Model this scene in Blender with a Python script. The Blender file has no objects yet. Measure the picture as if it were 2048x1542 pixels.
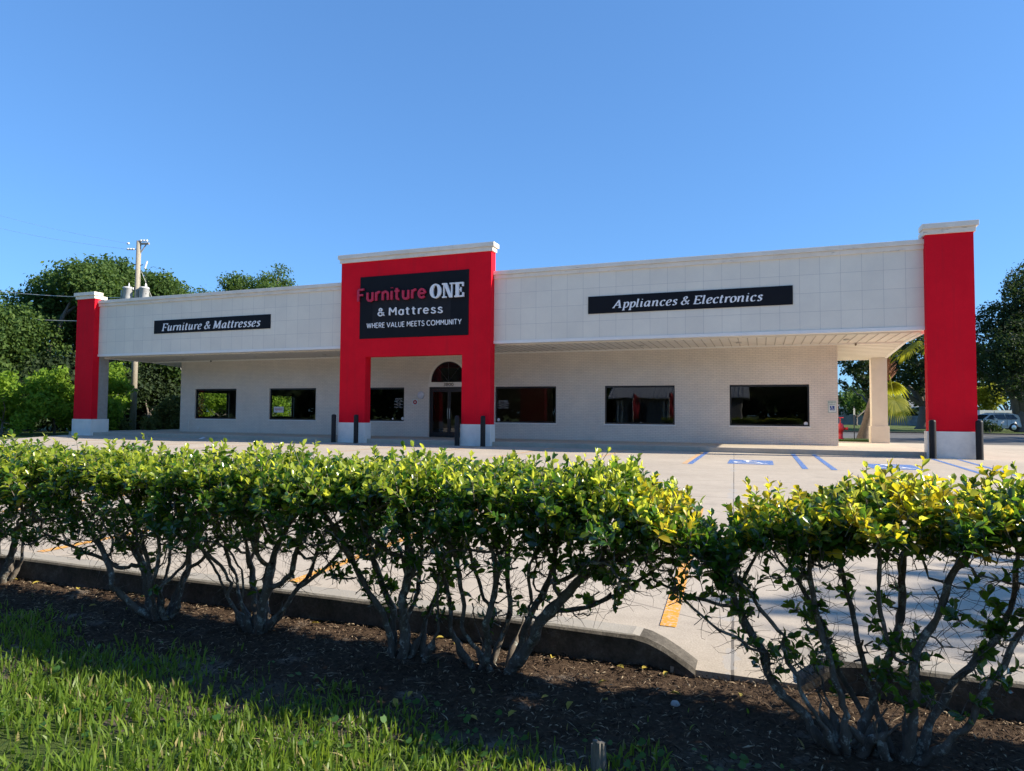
import bpy, math, random
import numpy as np
from mathutils import Matrix, Vector

# ------------------------------------------------------------------ camera, world, sun
sc = bpy.context.scene
CAM = np.array((-4.2917, -23.4694, 1.2548))
FX = 1317.09
cf = np.array((-0.35237953, 0.9349013, 0.04228752))
cr = np.array((0.9358248, 0.35238332, 0.00761158))
cu = np.array((0.00778534, -0.04225587, 0.99907649))
cam_data = bpy.data.cameras.new('camera')
cam = bpy.data.objects.new('camera', cam_data)
sc.collection.objects.link(cam)
cam_data.sensor_fit = 'HORIZONTAL'
cam_data.sensor_width = 36.0
cam_data.lens = 36.0 * FX / 2048.0
cam_data.clip_start = 0.05
cam_data.clip_end = 3000
cam.matrix_world = Matrix(((cr[0], cu[0], -cf[0], CAM[0]), (cr[1], cu[1], -cf[1], CAM[1]),
                           (cr[2], cu[2], -cf[2], CAM[2]), (0, 0, 0, 1)))
sc.camera = cam

SUN = Vector((1.68, 0.31, 1.0)).normalized()
SUN_EL = math.asin(SUN.z)
SUN_ROT = math.atan2(SUN.x, SUN.y)
world = bpy.data.worlds.new('World')
sc.world = world
world.use_nodes = True
wn = world.node_tree
bg = wn.nodes['Background']
sky = wn.nodes.new('ShaderNodeTexSky')
sky.sky_type = 'NISHITA'
sky.sun_disc = False
sky.sun_elevation = SUN_EL
sky.sun_rotation = SUN_ROT
sky.air_density = 1.0
sky.dust_density = 0.3
sky.ozone_density = 4.0
sky_gam = wn.nodes.new('ShaderNodeGamma'); sky_gam.inputs[1].default_value = 0.6      # clear-day sky, evened out as a phone camera records it
wn.links.new(sky.outputs[0], sky_gam.inputs[0])
sky_tint = wn.nodes.new('ShaderNodeMix'); sky_tint.data_type = 'RGBA'; sky_tint.blend_type = 'MULTIPLY'; sky_tint.inputs[0].default_value = 1.0
sky_tint.inputs[7].default_value = (0.58, 1.02, 1.58, 1)
wn.links.new(sky_gam.outputs[0], sky_tint.inputs[6]); wn.links.new(sky_tint.outputs[2], bg.inputs[0])
bg.inputs[1].default_value = 0.120
sun_data = bpy.data.lights.new('sun', 'SUN')
sun_data.energy = 5.0
sun_data.angle = math.radians(0.5)
sun_data.color = (1.0, 0.90, 0.75)
sun = bpy.data.objects.new('sun', sun_data)
sc.collection.objects.link(sun)
sun.rotation_euler = SUN.to_track_quat('Z', 'Y').to_euler()
sc.view_settings.view_transform = 'Standard'
sc.view_settings.look = 'None'
sc.view_settings.exposure = 1.08
sc.view_settings.gamma = 1.0
sc.cycles.max_bounces = 8
sc.cycles.transparent_max_bounces = 12
sc.cycles.use_denoising = True

# ------------------------------------------------------------------ helpers
def ray(px, py):
    return cf + cr * ((px - 1024) / FX) + cu * ((771 - py) / FX)

def at(px, py, dist):
    """point seen at photo pixel (px, py) at a horizontal distance from the camera"""
    d = ray(px, py)
    return CAM + d * (dist / math.hypot(d[0], d[1]))

def tag(o, label=None, cat=None, group=None, kind=None):
    if label: o['label'] = label
    if cat: o['category'] = cat
    if group: o['group'] = group
    if kind: o['kind'] = kind
    return o

def empty(name, loc, label, cat, group=None):
    o = bpy.data.objects.new(name, None)
    o.empty_display_size = 0.2
    sc.collection.objects.link(o)
    o.location = loc
    return tag(o, label, cat, group)

def link_mesh(name, me, mats, parent=None):
    if not isinstance(mats, (list, tuple)): mats = [mats]
    for m in mats: me.materials.append(m)
    o = bpy.data.objects.new(name, me)
    sc.collection.objects.link(o)
    if parent: o.parent = parent
    return o

def np_mesh(name, V, F, mi=None, smooth=False):
    """V (n,3), F (m,k) all faces with k corners (or list of such arrays)"""
    Fs = F if isinstance(F, list) else [F]
    me = bpy.data.meshes.new(name)
    V = np.ascontiguousarray(V, dtype=np.float32)
    me.vertices.add(len(V)); me.vertices.foreach_set('co', V.ravel())
    loops = np.concatenate([f.ravel() for f in Fs]).astype(np.int32)
    tot = np.concatenate([np.full(len(f), f.shape[1]) for f in Fs]).astype(np.int32)
    start = np.concatenate(([0], np.cumsum(tot)[:-1])).astype(np.int32)
    me.loops.add(len(loops)); me.loops.foreach_set('vertex_index', loops)
    me.polygons.add(len(tot)); me.polygons.foreach_set('loop_start', start)
    try: me.polygons.foreach_set('loop_total', tot)
    except Exception: pass
    if mi is not None: me.polygons.foreach_set('material_index', np.asarray(mi, dtype=np.int32))
    me.polygons.foreach_set('use_smooth', np.full(len(tot), smooth))
    me.update(calc_edges=True); me.validate()
    return me

class MB:
    def __init__(s): s.v = []; s.f = []; s.m = []; s.sm = []; s.mi = 0; s.smooth = False
    def add(s, vs, fs):
        b = len(s.v); s.v += [tuple(map(float, v)) for v in vs]
        for f in fs: s.f.append([b + i for i in f]); s.m.append(s.mi); s.sm.append(s.smooth)
        return s
    def box(s, x0, x1, y0, y1, z0, z1):
        return s.add([(x0, y0, z0), (x1, y0, z0), (x1, y1, z0), (x0, y1, z0), (x0, y0, z1), (x1, y0, z1), (x1, y1, z1), (x0, y1, z1)],
                     [(0, 3, 2, 1), (4, 5, 6, 7), (0, 1, 5, 4), (1, 2, 6, 5), (2, 3, 7, 6), (3, 0, 4, 7)])
    def prism(s, poly, axis, a, b):
        """poly of 2D points extruded along axis ('x','y','z') from a to b"""
        def P(p, t):
            return {'x': (t, p[0], p[1]), 'y': (p[0], t, p[1]), 'z': (p[0], p[1], t)}[axis]
        n = len(poly)
        vs = [P(p, a) for p in poly] + [P(p, b) for p in poly]
        fs = [tuple(range(n - 1, -1, -1)), tuple(range(n, 2 * n))] + [(i, (i + 1) % n, n + (i + 1) % n, n + i) for i in range(n)]
        return s.add(vs, fs)
    def tube(s, path, rad, n=8, cap=True):
        path = [Vector(p) for p in path]
        if not isinstance(rad, (list, tuple)): rad = [rad] * len(path)
        vs = []; fs = []
        ref = None
        for i, p in enumerate(path):
            t = (path[min(i + 1, len(path) - 1)] - path[max(i - 1, 0)]).normalized()
            if ref is None:
                ref = Vector((0, 0, 1)) if abs(t.z) < 0.9 else Vector((1, 0, 0))
            a = (ref - t * ref.dot(t)).normalized(); ref = a
            b = t.cross(a)
            for k in range(n):
                w = 2 * math.pi * k / n
                vs.append(p + (a * math.cos(w) + b * math.sin(w)) * rad[i])
        for i in range(len(path) - 1):
            for k in range(n):
                fs.append((i * n + k, i * n + (k + 1) % n, (i + 1) * n + (k + 1) % n, (i + 1) * n + k))
        if cap:
            fs.append(tuple(range(n - 1, -1, -1))); fs.append(tuple((len(path) - 1) * n + k for k in range(n)))
        return s.add(vs, fs)
    def lathe(s, prof, c, n=24, axis='z'):
        vs = []; fs = []
        for r, h in prof:
            for k in range(n):
                w = 2 * math.pi * k / n
                x, y = r * math.cos(w), r * math.sin(w)
                if axis == 'z': vs.append((c[0] + x, c[1] + y, c[2] + h))
                elif axis == 'y': vs.append((c[0] + x, c[1] + h, c[2] + y))
                else: vs.append((c[0] + h, c[1] + x, c[2] + y))
        m = len(prof)
        for i in range(m - 1):
            for k in range(n):
                fs.append((i * n + k, i * n + (k + 1) % n, (i + 1) * n + (k + 1) % n, (i + 1) * n + k))
        fs.append(tuple(range(n - 1, -1, -1))); fs.append(tuple((m - 1) * n + k for k in range(n)))
        return s.add(vs, fs)
    def build(s, name, mats, parent=None, origin=None, bevel=0):
        if origin is None: origin = tuple(parent.location) if parent else (0, 0, 0)
        me = bpy.data.meshes.new(name)
        me.from_pydata([(v[0] - origin[0], v[1] - origin[1], v[2] - origin[2]) for v in s.v], [], s.f)
        me.polygons.foreach_set('material_index', s.m)
        me.polygons.foreach_set('use_smooth', s.sm)
        me.update()
        o = link_mesh(name, me, mats, parent)
        if not parent: o.location = origin
        if bevel:
            md = o.modifiers.new('bevel', 'BEVEL'); md.width = bevel; md.segments = 2; md.limit_method = 'ANGLE'
        return o

def sub_parent(o, parent):
    """parent a part to a part: both keep coordinates of the same thing"""
    o.parent = parent
    return o

# ------------------------------------------------------------------ materials
class NT:
    def __init__(s, name):
        s.m = bpy.data.materials.new(name); s.m.use_nodes = True
        s.t = s.m.node_tree; s.n = s.t.nodes; s.p = s.n['Principled BSDF']; s.out = s.n['Material Output']
    def node(s, typ, **kw):
        n = s.n.new(typ)
        for k, v in kw.items(): setattr(n, k, v)
        return n
    def link(s, a, b): s.t.links.new(a, b)
    def coord(s, kind='Object', scale=(1, 1, 1)):
        c = s.node('ShaderNodeTexCoord'); m = s.node('ShaderNodeMapping'); m.inputs['Scale'].default_value = scale
        s.link(c.outputs[kind], m.inputs[0]); return m.outputs[0]
    def noise(s, vec, scale, detail=4, rough=0.6):
        n = s.node('ShaderNodeTexNoise'); n.inputs['Scale'].default_value = scale
        n.inputs['Detail'].default_value = detail; n.inputs['Roughness'].default_value = rough
        s.link(vec, n.inputs['Vector']); return n.outputs['Fac']
    def ramp(s, fac, stops):
        r = s.node('ShaderNodeValToRGB'); e = r.color_ramp.elements
        while len(e) < len(stops): e.new(0.5)
        for i, (p, c) in enumerate(stops):
            e[i].position = p; e[i].color = (*c, 1) if len(c) == 3 else c
        s.link(fac, r.inputs[0]); return r.outputs[0]
    def mix(s, fac, a, b, mode='MIX'):
        m = s.node('ShaderNodeMix', data_type='RGBA', blend_type=mode)
        for sock, v in ((m.inputs[0], fac), (m.inputs[6], a), (m.inputs[7], b)):
            if isinstance(v, (int, float)): sock.default_value = v
            elif isinstance(v, tuple): sock.default_value = (*v, 1) if len(v) == 3 else v
            else: s.link(v, sock)
        return m.outputs[2]
    def math(s, op, a, b=0.0, c=None):
        m = s.node('ShaderNodeMath', operation=op)
        for i, v in enumerate((a, b) if c is None else (a, b, c)):
            if isinstance(v, (int, float)): m.inputs[i].default_value = v
            else: s.link(v, m.inputs[i])
        return m.outputs[0]
    def sep(s, vec):
        x = s.node('ShaderNodeSeparateXYZ'); s.link(vec, x.inputs[0]); return x.outputs
    def bump(s, h, strength=0.3, dist=0.02, prev=None):
        b = s.node('ShaderNodeBump'); b.inputs['Strength'].default_value = strength; b.inputs['Distance'].default_value = dist
        s.link(h, b.inputs['Height'])
        if prev is not None: s.link(prev, b.inputs['Normal'])
        return b.outputs[0]
    def base(s, c):
        if isinstance(c, tuple): s.p.inputs['Base Color'].default_value = (*c, 1)
        else: s.link(c, s.p.inputs['Base Color'])
    def set(s, rough=None, spec=None, metal=None, normal=None):
        if rough is not None: s.p.inputs['Roughness'].default_value = rough
        if spec is not None: s.p.inputs['Specular IOR Level'].default_value = spec
        if metal is not None: s.p.inputs['Metallic'].default_value = metal
        if normal is not None: s.link(normal, s.p.inputs['Normal'])
        return s.m

def mul(c, k): return tuple(min(1, x * k) for x in c)

def plain(name, c, rough=0.6, spec=0.4, metal=0.0, var=0.12, scale=6.0, bump=0.0, bscale=60.0, dirt=None, dirt_amt=0.35):
    t = NT(name); v = t.coord()
    n = t.noise(v, scale, 5)
    col = t.ramp(n, [(0.3, mul(c, 1 - var)), (0.7, mul(c, 1 + var))])
    if dirt:
        d = t.noise(v, scale * 0.45, 8, 0.75)
        d = t.ramp(d, [(0.5, (0, 0, 0)), (0.72, (dirt_amt,) * 3)])
        col = t.mix(d, col, dirt)
    t.base(col)
    nb = t.bump(t.noise(v, bscale, 4), bump, 0.01) if bump else None
    return t.set(rough, spec, metal, nb)

M = {}
def m_red():
    t = NT('red_stucco_paint'); v = t.coord(); big = t.noise(v, .55, 8, .7); fine = t.noise(v, 60, 4, .7); st = t.noise(t.coord('Object', (5, 5, .25)), 1.0, 6, .7)
    col = t.ramp(big, [(.3, (.70, .006, .020)), (.7, (.86, .009, .026))])
    col = t.mix(t.ramp(st, [(.52, (0, 0, 0)), (.72, (.35,) * 3)]), col, (.52, .02, .03))
    col = t.mix(1.0, col, t.ramp(fine, [(.3, (.90, .90, .90)), (.7, (1.05, 1.05, 1.05))]), 'MULTIPLY')
    t.base(col); return t.set(.82, .12, None, t.bump(fine, .5, .012))
M['red'] = m_red()
M['base_white'] = plain('white_base_paint', (0.80, 0.78, 0.72), 0.6, 0.3, var=0.06, scale=2, bump=0.25, bscale=80, dirt=(0.42, 0.42, 0.42), dirt_amt=0.5)
M['trim'] = plain('white_trim_paint', (0.84, 0.81, 0.75), 0.5, 0.35, var=0.04, scale=2)
M['beige'] = plain('beige_stucco', (0.62, 0.55, 0.45), 0.75, 0.2, var=0.06, scale=2.2, bump=0.3, bscale=80)
M['black_metal'] = plain('black_window_metal', (0.016, 0.017, 0.02), 0.35, 0.5, var=0.1)
M['black_plastic'] = plain('black_bollard_sleeve', (0.012, 0.012, 0.013), 0.5, 0.25, var=0.2, scale=9, dirt=(0.04, 0.038, 0.036))
M['sign_black'] = plain('black_sign_panel', (0.009, 0.010, 0.013), 0.6, 0.15, var=0.12, scale=1.2)
M['letter_white'] = plain('white_letter', (0.82, 0.82, 0.82), 0.45, 0.4, var=0.02)
M['letter_red'] = plain('red_letter', (0.52, 0.016, 0.05), 0.35, 0.5, var=0.05)
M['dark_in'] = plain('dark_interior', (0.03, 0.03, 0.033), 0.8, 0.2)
M['wood_pole'] = None

def m_brick():
    t = NT('painted_brick'); c = t.node('ShaderNodeTexCoord')
    x, y, z = t.sep(c.outputs['Object'])
    cb = t.node('ShaderNodeCombineXYZ'); t.link(t.math('ADD', x, y), cb.inputs[0]); t.link(z, cb.inputs[1])
    b = t.node('ShaderNodeTexBrick'); t.link(cb.outputs[0], b.inputs['Vector'])
    b.inputs['Scale'].default_value = 1.0; b.inputs['Brick Width'].default_value = 0.203; b.inputs['Row Height'].default_value = 0.0677
    b.inputs['Mortar Size'].default_value = 0.0068; b.inputs['Mortar Smooth'].default_value = 0.25; b.inputs['Bias'].default_value = 0
    b.inputs['Color1'].default_value = (0.83, 0.745, 0.635, 1); b.inputs['Color2'].default_value = (0.78, 0.70, 0.60, 1)
    b.inputs['Mortar'].default_value = (0.60, 0.54, 0.46, 1)
    n = t.noise(c.outputs['Object'], 1.1, 6, 0.7)
    col = t.mix(1.0, b.outputs['Color'], t.ramp(n, [(0.3, (0.9, 0.9, 0.9)), (0.7, (1.04, 1.04, 1.04))]), 'MULTIPLY')
    t.base(col)
    h = t.math('ADD', t.math('MULTIPLY', b.outputs['Fac'], -1.0), t.math('MULTIPLY', t.noise(c.outputs['Object'], 45, 4), 0.5))
    return t.set(0.62, 0.3, None, t.bump(h, 0.7, 0.008))
M['brick'] = m_brick()

def m_panel():
    t = NT('aggregate_fascia_panel'); c = t.node('ShaderNodeTexCoord')
    x, y, z = t.sep(c.outputs['Object'])
    w = t.node('ShaderNodeTexWhiteNoise', noise_dimensions='2D')
    gx = t.math('DIVIDE', x, 0.6096); gz = t.math('DIVIDE', t.math('ADD', z, -4.0435), 0.6096)
    fx = t.math('ABSOLUTE', t.math('SUBTRACT', t.math('FRACT', gx), 0.5)); fz = t.math('ABSOLUTE', t.math('SUBTRACT', t.math('FRACT', gz), 0.5))
    jm = t.math('GREATER_THAN', t.math('MAXIMUM', fx, fz), 0.5 - 0.0068)
    cb = t.node('ShaderNodeCombineXYZ'); t.link(t.math('FLOOR', gx), cb.inputs[0]); t.link(t.math('FLOOR', gz), cb.inputs[1])
    t.link(cb.outputs[0], w.inputs['Vector'])
    v = t.coord()
    sp = t.noise(v, 120, 3, 0.7); big = t.noise(v, 0.7, 6, 0.7)
    col = t.ramp(sp, [(0.3, (0.74, 0.69, 0.58)), (0.65, (0.90, 0.84, 0.71))])
    col = t.mix(1.0, col, t.ramp(w.outputs['Value'], [(0, (0.95, 0.95, 0.955)), (1, (1.0, 1.0, 1.0))]), 'MULTIPLY')
    col = t.mix(1.0, col, t.ramp(big, [(0.35, (0.93, 0.93, 0.935)), (0.7, (1.03, 1.03, 1.02))]), 'MULTIPLY')
    col = t.mix(jm, col, (0.48, 0.46, 0.42))
    t.base(col)
    return t.set(0.8, 0.2, None, t.bump(t.math('SUBTRACT', sp, jm), 0.35, 0.008))
M['panel'] = m_panel()

def m_cornice():
    t = NT('weathered_cornice'); v = t.coord('Object', (1.0, 1.0, 6.0))
    n = t.noise(v, 1.3, 10, 0.8); n2 = t.noise(t.coord('Object', (9, 9, 1.5)), 1.6, 6, 0.7)
    col = t.ramp(t.noise(t.coord(), 1.5, 5), [(0.3, (0.72, 0.66, 0.56)), (0.7, (0.84, 0.78, 0.68))])
    col = t.mix(t.ramp(n, [(0.57, (0, 0, 0)), (0.67, (0.7,) * 3)]), col, (0.22, 0.21, 0.20))
    col = t.mix(t.ramp(n2, [(0.6, (0, 0, 0)), (0.75, (0.3,) * 3)]), col, (0.3, 0.29, 0.27))
    t.base(col)
    return t.set(0.8, 0.2, None, t.bump(t.noise(t.coord(), 50, 4), 0.2, 0.01))
M['cornice'] = m_cornice()

def m_soffit():
    t = NT('ribbed_metal_soffit'); t.base(t.ramp(t.noise(t.coord(), 0.8, 4), [(0.3, (0.76, 0.71, 0.62)), (0.7, (0.83, 0.78, 0.69))]))
    return t.set(0.45, 0.4)
M['soffit'] = m_soffit()

def m_concrete(name, joints=True, a=(0.385, 0.332, 0.27), b=(0.50, 0.436, 0.355)):
    t = NT(name); c = t.node('ShaderNodeTexCoord'); v = c.outputs['Object']
    x, y, z = t.sep(v)
    n1 = t.noise(v, 0.5, 9, 0.72); n2 = t.noise(v, 7.0, 6, 0.7); n3 = t.noise(t.coord('Object', (0.5, 3.5, 1)), 0.9, 8, 0.7); n4 = t.noise(v, 90, 3, 0.7)
    col = t.ramp(n1, [(0.3, a), (0.68, b)])
    col = t.mix(1.0, col, t.ramp(n2, [(0.3, (0.9, 0.9, 0.9)), (0.7, (1.06, 1.06, 1.06))]), 'MULTIPLY')
    col = t.mix(1.0, col, t.ramp(n4, [(0.3, (0.78, 0.77, 0.76)), (0.65, (1.07, 1.07, 1.07))]), 'MULTIPLY')
    col = t.mix(t.ramp(n3, [(0.55, (0, 0, 0)), (0.78, (0.45,) * 3)]), col, (0.46, 0.37, 0.27))
    h = n4
    spots = t.ramp(t.noise(v, 1.7, 3, .5), [(.66, (0, 0, 0)), (.74, (.5,) * 3)])
    col = t.mix(t.math('MULTIPLY', spots, t.ramp(n2, [(.4, (.3,) * 3), (.6, (1,) * 3)])), col, (.25, .225, .19))
    tyre = t.ramp(t.noise(t.coord('Object', (.25, 5, 1)), 1.1, 4, .6), [(.6, (0, 0, 0)), (.7, (.16,) * 3)])
    col = t.mix(tyre, col, (.2, .19, .18))
    if joints:
        vor = t.node('ShaderNodeTexVoronoi', feature='DISTANCE_TO_EDGE'); vor.inputs['Scale'].default_value = .16; wv = t.node('ShaderNodeMix', data_type='VECTOR'); wv.inputs[0].default_value = .06
        nz = t.node('ShaderNodeTexNoise'); nz.inputs['Scale'].default_value = 1.3; nz.inputs['Detail'].default_value = 6; t.link(v, nz.inputs['Vector']); t.link(v, wv.inputs[4]); t.link(nz.outputs['Color'], wv.inputs[5]); t.link(wv.outputs[1], vor.inputs['Vector'])
        col = t.mix(t.math('MULTIPLY', t.math('LESS_THAN', vor.outputs['Distance'], .0011), .6), col, (.16, .14, .12))
        jo = None
        wob = t.math('MULTIPLY', t.math('SUBTRACT', n2, 0.5), 0.012)
        xr = t.math('ADD', x, t.math('MULTIPLY', t.math('ADD', y, 19.7), 0.035))
        for coord, offs in ((y, (-6.55, -12.9, -2.6, 8.5)), (xr, (-4.44, -13.6, -22.7, 4.7))):
            for o in offs:
                d = t.math('ABSOLUTE', t.math('ADD', t.math('SUBTRACT', coord, o), wob))
                j = t.math('LESS_THAN', d, 0.008)
                jo = j if jo is None else t.math('MAXIMUM', jo, j)
        col = t.mix(t.math('MULTIPLY', jo, 0.85), col, (0.09, 0.08, 0.07))
        # grey sealant blots along the long joint
        d = t.math('ABSOLUTE', t.math('SUBTRACT', xr, -4.46))
        blot = t.math('LESS_THAN', d, t.math('MULTIPLY', t.ramp(t.noise(t.coord('Object', (1, 1.6, 1)), 1.4, 3), [(0.5, (0, 0, 0)), (0.62, (0.08,) * 3)]), 1.0))
        col = t.mix(t.math('MULTIPLY', blot, 0.45), col, (0.36, 0.35, 0.34))
        h = t.math('SUBTRACT', n4, jo)
    t.base(col)
    return t.set(0.85, 0.2, None, t.bump(h, 0.35, 0.006))
M['concrete'] = m_concrete('parking_lot_concrete')
M['walk'] = m_concrete('walkway_concrete', False, (0.42, 0.36, 0.28), (0.54, 0.47, 0.375))
def m_kerb():
    t = NT('weathered_kerb_shaded_face'); v = t.coord(); n = t.noise(v, 6, 9, 0.8); n2 = t.noise(v, 70, 4, .7)
    col = t.ramp(n, [(0.32, (0.045, 0.040, 0.034)), (0.55, (0.12, 0.108, 0.092)), (0.75, (0.26, 0.24, 0.21))])  # weathered mottling, darkened so the face's shade is put into the colour
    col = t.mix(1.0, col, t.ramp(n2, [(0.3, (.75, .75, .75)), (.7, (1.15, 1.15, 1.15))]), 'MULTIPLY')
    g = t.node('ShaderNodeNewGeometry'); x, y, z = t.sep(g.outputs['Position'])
    top = t.math('MULTIPLY', t.math('GREATER_THAN', z, .112), .65)  # top blended paler than the darkened face
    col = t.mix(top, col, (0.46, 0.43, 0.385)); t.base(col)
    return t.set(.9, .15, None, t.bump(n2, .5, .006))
M['kerb'] = m_kerb()
M['asphalt'] = plain('asphalt', (0.115, 0.112, 0.108), 0.9, 0.2, var=0.25, scale=3, bump=0.3, bscale=120)

def m_paint(name, c):
    t = NT(name); v = t.coord(); n = t.noise(v, 38, 8, 0.75)
    wear = t.ramp(n, [(0.50, (0, 0, 0)), (0.60, (0.8,) * 3)])
    t.base(t.mix(wear, t.ramp(t.noise(v, 2.5, 5), [(0.3, mul(c, .85)), (0.7, mul(c, 1.12))]), (0.5, 0.46, 0.41)))
    return t.set(0.75, 0.2)
M['paint_yellow'] = m_paint('yellow_road_paint', (0.66, 0.30, 0.035))
M['paint_yellow_old'] = m_paint('faded_yellow_road_paint', (0.56, 0.34, 0.16))
M['paint_blue'] = m_paint('blue_road_paint', (0.030, 0.135, 0.40))
M['paint_white'] = m_paint('white_road_paint', (0.72, 0.74, 0.78))

def m_glass():
    t = NT('tinted_window_glass')
    t.n.remove(t.p)
    tr = t.node('ShaderNodeBsdfTransparent'); tr.inputs[0].default_value = (0.62, 0.64, 0.62, 1)
    gl = t.node('ShaderNodeBsdfGlossy'); gl.inputs['Roughness'].default_value = 0.0; gl.inputs[0].default_value = (0.95, 0.97, 1, 1)
    fr = t.node('ShaderNodeFresnel'); fr.inputs[0].default_value = 1.55
    nb = t.bump(t.noise(t.coord(), 0.9, 2), 0.03, 0.05)
    t.link(nb, gl.inputs['Normal'])
    k = t.math('MULTIPLY', fr.outputs[0], 1.25)
    mx = t.node('ShaderNodeMixShader'); t.link(k, mx.inputs[0]); t.link(tr.outputs[0], mx.inputs[1]); t.link(gl.outputs[0], mx.inputs[2])
    t.link(mx.outputs[0], t.out.inputs[0])
    return t.m
M['glass'] = m_glass()

def m_leaf(name, c1, c2, trans, tfac=0.35, rough=0.38, spec=0.5):
    t = NT(name); g = t.node('ShaderNodeNewGeometry')
    col = t.ramp(g.outputs['Random Per Island'], [(0.0, c1), (1.0, c2)])
    t.base(col)
    tl = t.node('ShaderNodeBsdfTranslucent')
    t.link(t.mix(1.0, t.ramp(g.outputs['Random Per Island'], [(0, mul(trans, .75)), (1, mul(trans, 1.2))]), (1, 1, 1), 'MULTIPLY'), tl.inputs[0])
    mx = t.node('ShaderNodeMixShader'); mx.inputs[0].default_value = tfac
    t.set(rough, spec)
    t.link(t.p.outputs[0], mx.inputs[1]); t.link(tl.outputs[0], mx.inputs[2]); t.link(mx.outputs[0], t.out.inputs[0])
    return t.m
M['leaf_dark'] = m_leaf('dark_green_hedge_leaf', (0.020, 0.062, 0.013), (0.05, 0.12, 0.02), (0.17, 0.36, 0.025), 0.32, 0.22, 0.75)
M['leaf_young_lit'] = m_leaf('young_lit_hedge_leaf', (0.17, 0.25, 0.018), (0.36, 0.42, 0.055), (0.80, 0.86, 0.08), 0.50, 0.27, 0.6)
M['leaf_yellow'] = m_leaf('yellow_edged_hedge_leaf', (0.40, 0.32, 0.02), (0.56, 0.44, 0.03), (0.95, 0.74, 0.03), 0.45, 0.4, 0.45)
M['grass'] = m_leaf('grass_blade', (0.05, 0.10, 0.012), (0.14, 0.21, 0.028), (0.34, 0.50, 0.045), 0.40, 0.45, 0.4)
M['grass_dry'] = m_leaf('dry_grass_blade', (0.22, 0.20, 0.08), (0.34, 0.29, 0.13), (0.36, 0.32, 0.12), 0.3, 0.7, 0.2)
M['weed'] = m_leaf('ground_weed_leaf', (0.03, 0.09, 0.02), (0.06, 0.14, 0.03), (0.2, 0.4, 0.05), 0.35, 0.45, 0.4)
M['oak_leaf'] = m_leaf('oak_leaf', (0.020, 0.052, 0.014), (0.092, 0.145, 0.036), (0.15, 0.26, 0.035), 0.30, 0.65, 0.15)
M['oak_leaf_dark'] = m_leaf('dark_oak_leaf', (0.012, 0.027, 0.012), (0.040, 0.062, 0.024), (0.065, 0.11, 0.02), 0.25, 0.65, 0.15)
M['shrub_leaf'] = m_leaf('bright_shrub_leaf', (0.07, 0.145, 0.014), (0.18, 0.27, 0.03), (0.36, 0.55, 0.045), 0.38, 0.65, 0.15)
M['olive_leaf'] = m_leaf('olive_brush_leaf', (0.06, 0.085, 0.022), (0.14, 0.15, 0.05), (0.22, 0.26, 0.06), 0.3, 0.65, 0.15)
M['yellow_tree_leaf'] = m_leaf('yellow_green_tree_leaf', (0.15, 0.19, 0.015), (0.28, 0.29, 0.03), (0.42, 0.45, 0.05), 0.4, 0.45, 0.3)
M['palm_leaf'] = m_leaf('palm_frond_leaf', (0.13, 0.17, 0.010), (0.30, 0.29, 0.025), (0.50, 0.50, 0.03), 0.4, 0.6, 0.15)
M['palm_dead'] = m_leaf('dry_palm_leaf', (0.30, 0.20, 0.06), (0.42, 0.30, 0.1), (0.4, 0.3, 0.1), 0.3, 0.6, 0.2)
M['fallen_leaf'] = m_leaf('fallen_yellow_leaf', (0.38, 0.30, 0.05), (0.45, 0.36, 0.08), (0.4, 0.3, 0.05), 0.2, 0.55, 0.3)

def m_bark(name, a, b, lichen=None):
    t = NT(name); v = t.coord('Object', (1, 1, 0.35)); n = t.noise(v, 28, 8, 0.75)
    col = t.ramp(n, [(0.3, a), (0.7, b)])
    if lichen:
        l = t.noise(t.coord(), 21, 7, 0.75)
        col = t.mix(t.ramp(l, [(0.54, (0, 0, 0)), (0.61, (0.75,) * 3)]), col, lichen)
    t.base(col)
    return t.set(0.85, 0.2, None, t.bump(n, 0.6, 0.01))
M['bark_hedge'] = m_bark('lichened_hedge_bark', (0.055, 0.045, 0.036), (0.17, 0.145, 0.12), (0.36, 0.38, 0.34))
M['bark'] = m_bark('oak_bark', (0.07, 0.06, 0.05), (0.20, 0.175, 0.15))
M['bark_palm'] = m_bark('palm_bark', (0.12, 0.09, 0.065), (0.27, 0.21, 0.16))
M['boots'] = m_bark('palm_boots', (0.14, 0.06, 0.03), (0.30, 0.15, 0.08))
M['pole_wood'] = m_bark('weathered_pole_wood', (0.20, 0.18, 0.14), (0.40, 0.36, 0.29))
M['stake'] = m_bark('grey_stake_wood', (0.10, 0.095, 0.085), (0.24, 0.225, 0.2))

def m_mulch():
    t = NT('mulch_and_soil'); c = t.coord()
    x, y, z = t.sep(c)
    n = t.noise(c, 40, 8, 0.8); n2 = t.noise(c, 3.0, 6, 0.7); n3 = t.noise(c, 140, 4, 0.8)
    mul_c = t.ramp(n, [(0.3, (0.030, 0.020, 0.014)), (0.55, (0.080, 0.054, 0.036)), (0.75, (0.19, 0.135, 0.092))])
    soil = t.ramp(n3, [(0.3, (0.055, 0.048, 0.035)), (0.7, (0.17, 0.15, 0.12))])
    k = t.ramp(t.math('ADD', t.math('MULTIPLY', t.math('ADD', y, 20.72), -1.6), t.math('MULTIPLY', t.math('SUBTRACT', n2, 0.5), 1.8)), [(0.0, (0, 0, 0)), (0.5, (0.75,) * 3)])
    sand = t.ramp(n2, [(0.57, (0, 0, 0)), (0.68, (0.75,) * 3)])
    col = t.mix(k, mul_c, soil)
    col = t.mix(sand, col, (0.24, 0.21, 0.18))
    t.base(col)
    return t.set(0.95, 0.1, None, t.bump(n, 0.9, 0.015))
M['mulch'] = m_mulch()
M['chip'] = plain('mulch_chip', (0.09, 0.05, 0.03), 0.9, 0.1, var=0.6, scale=9)

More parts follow.
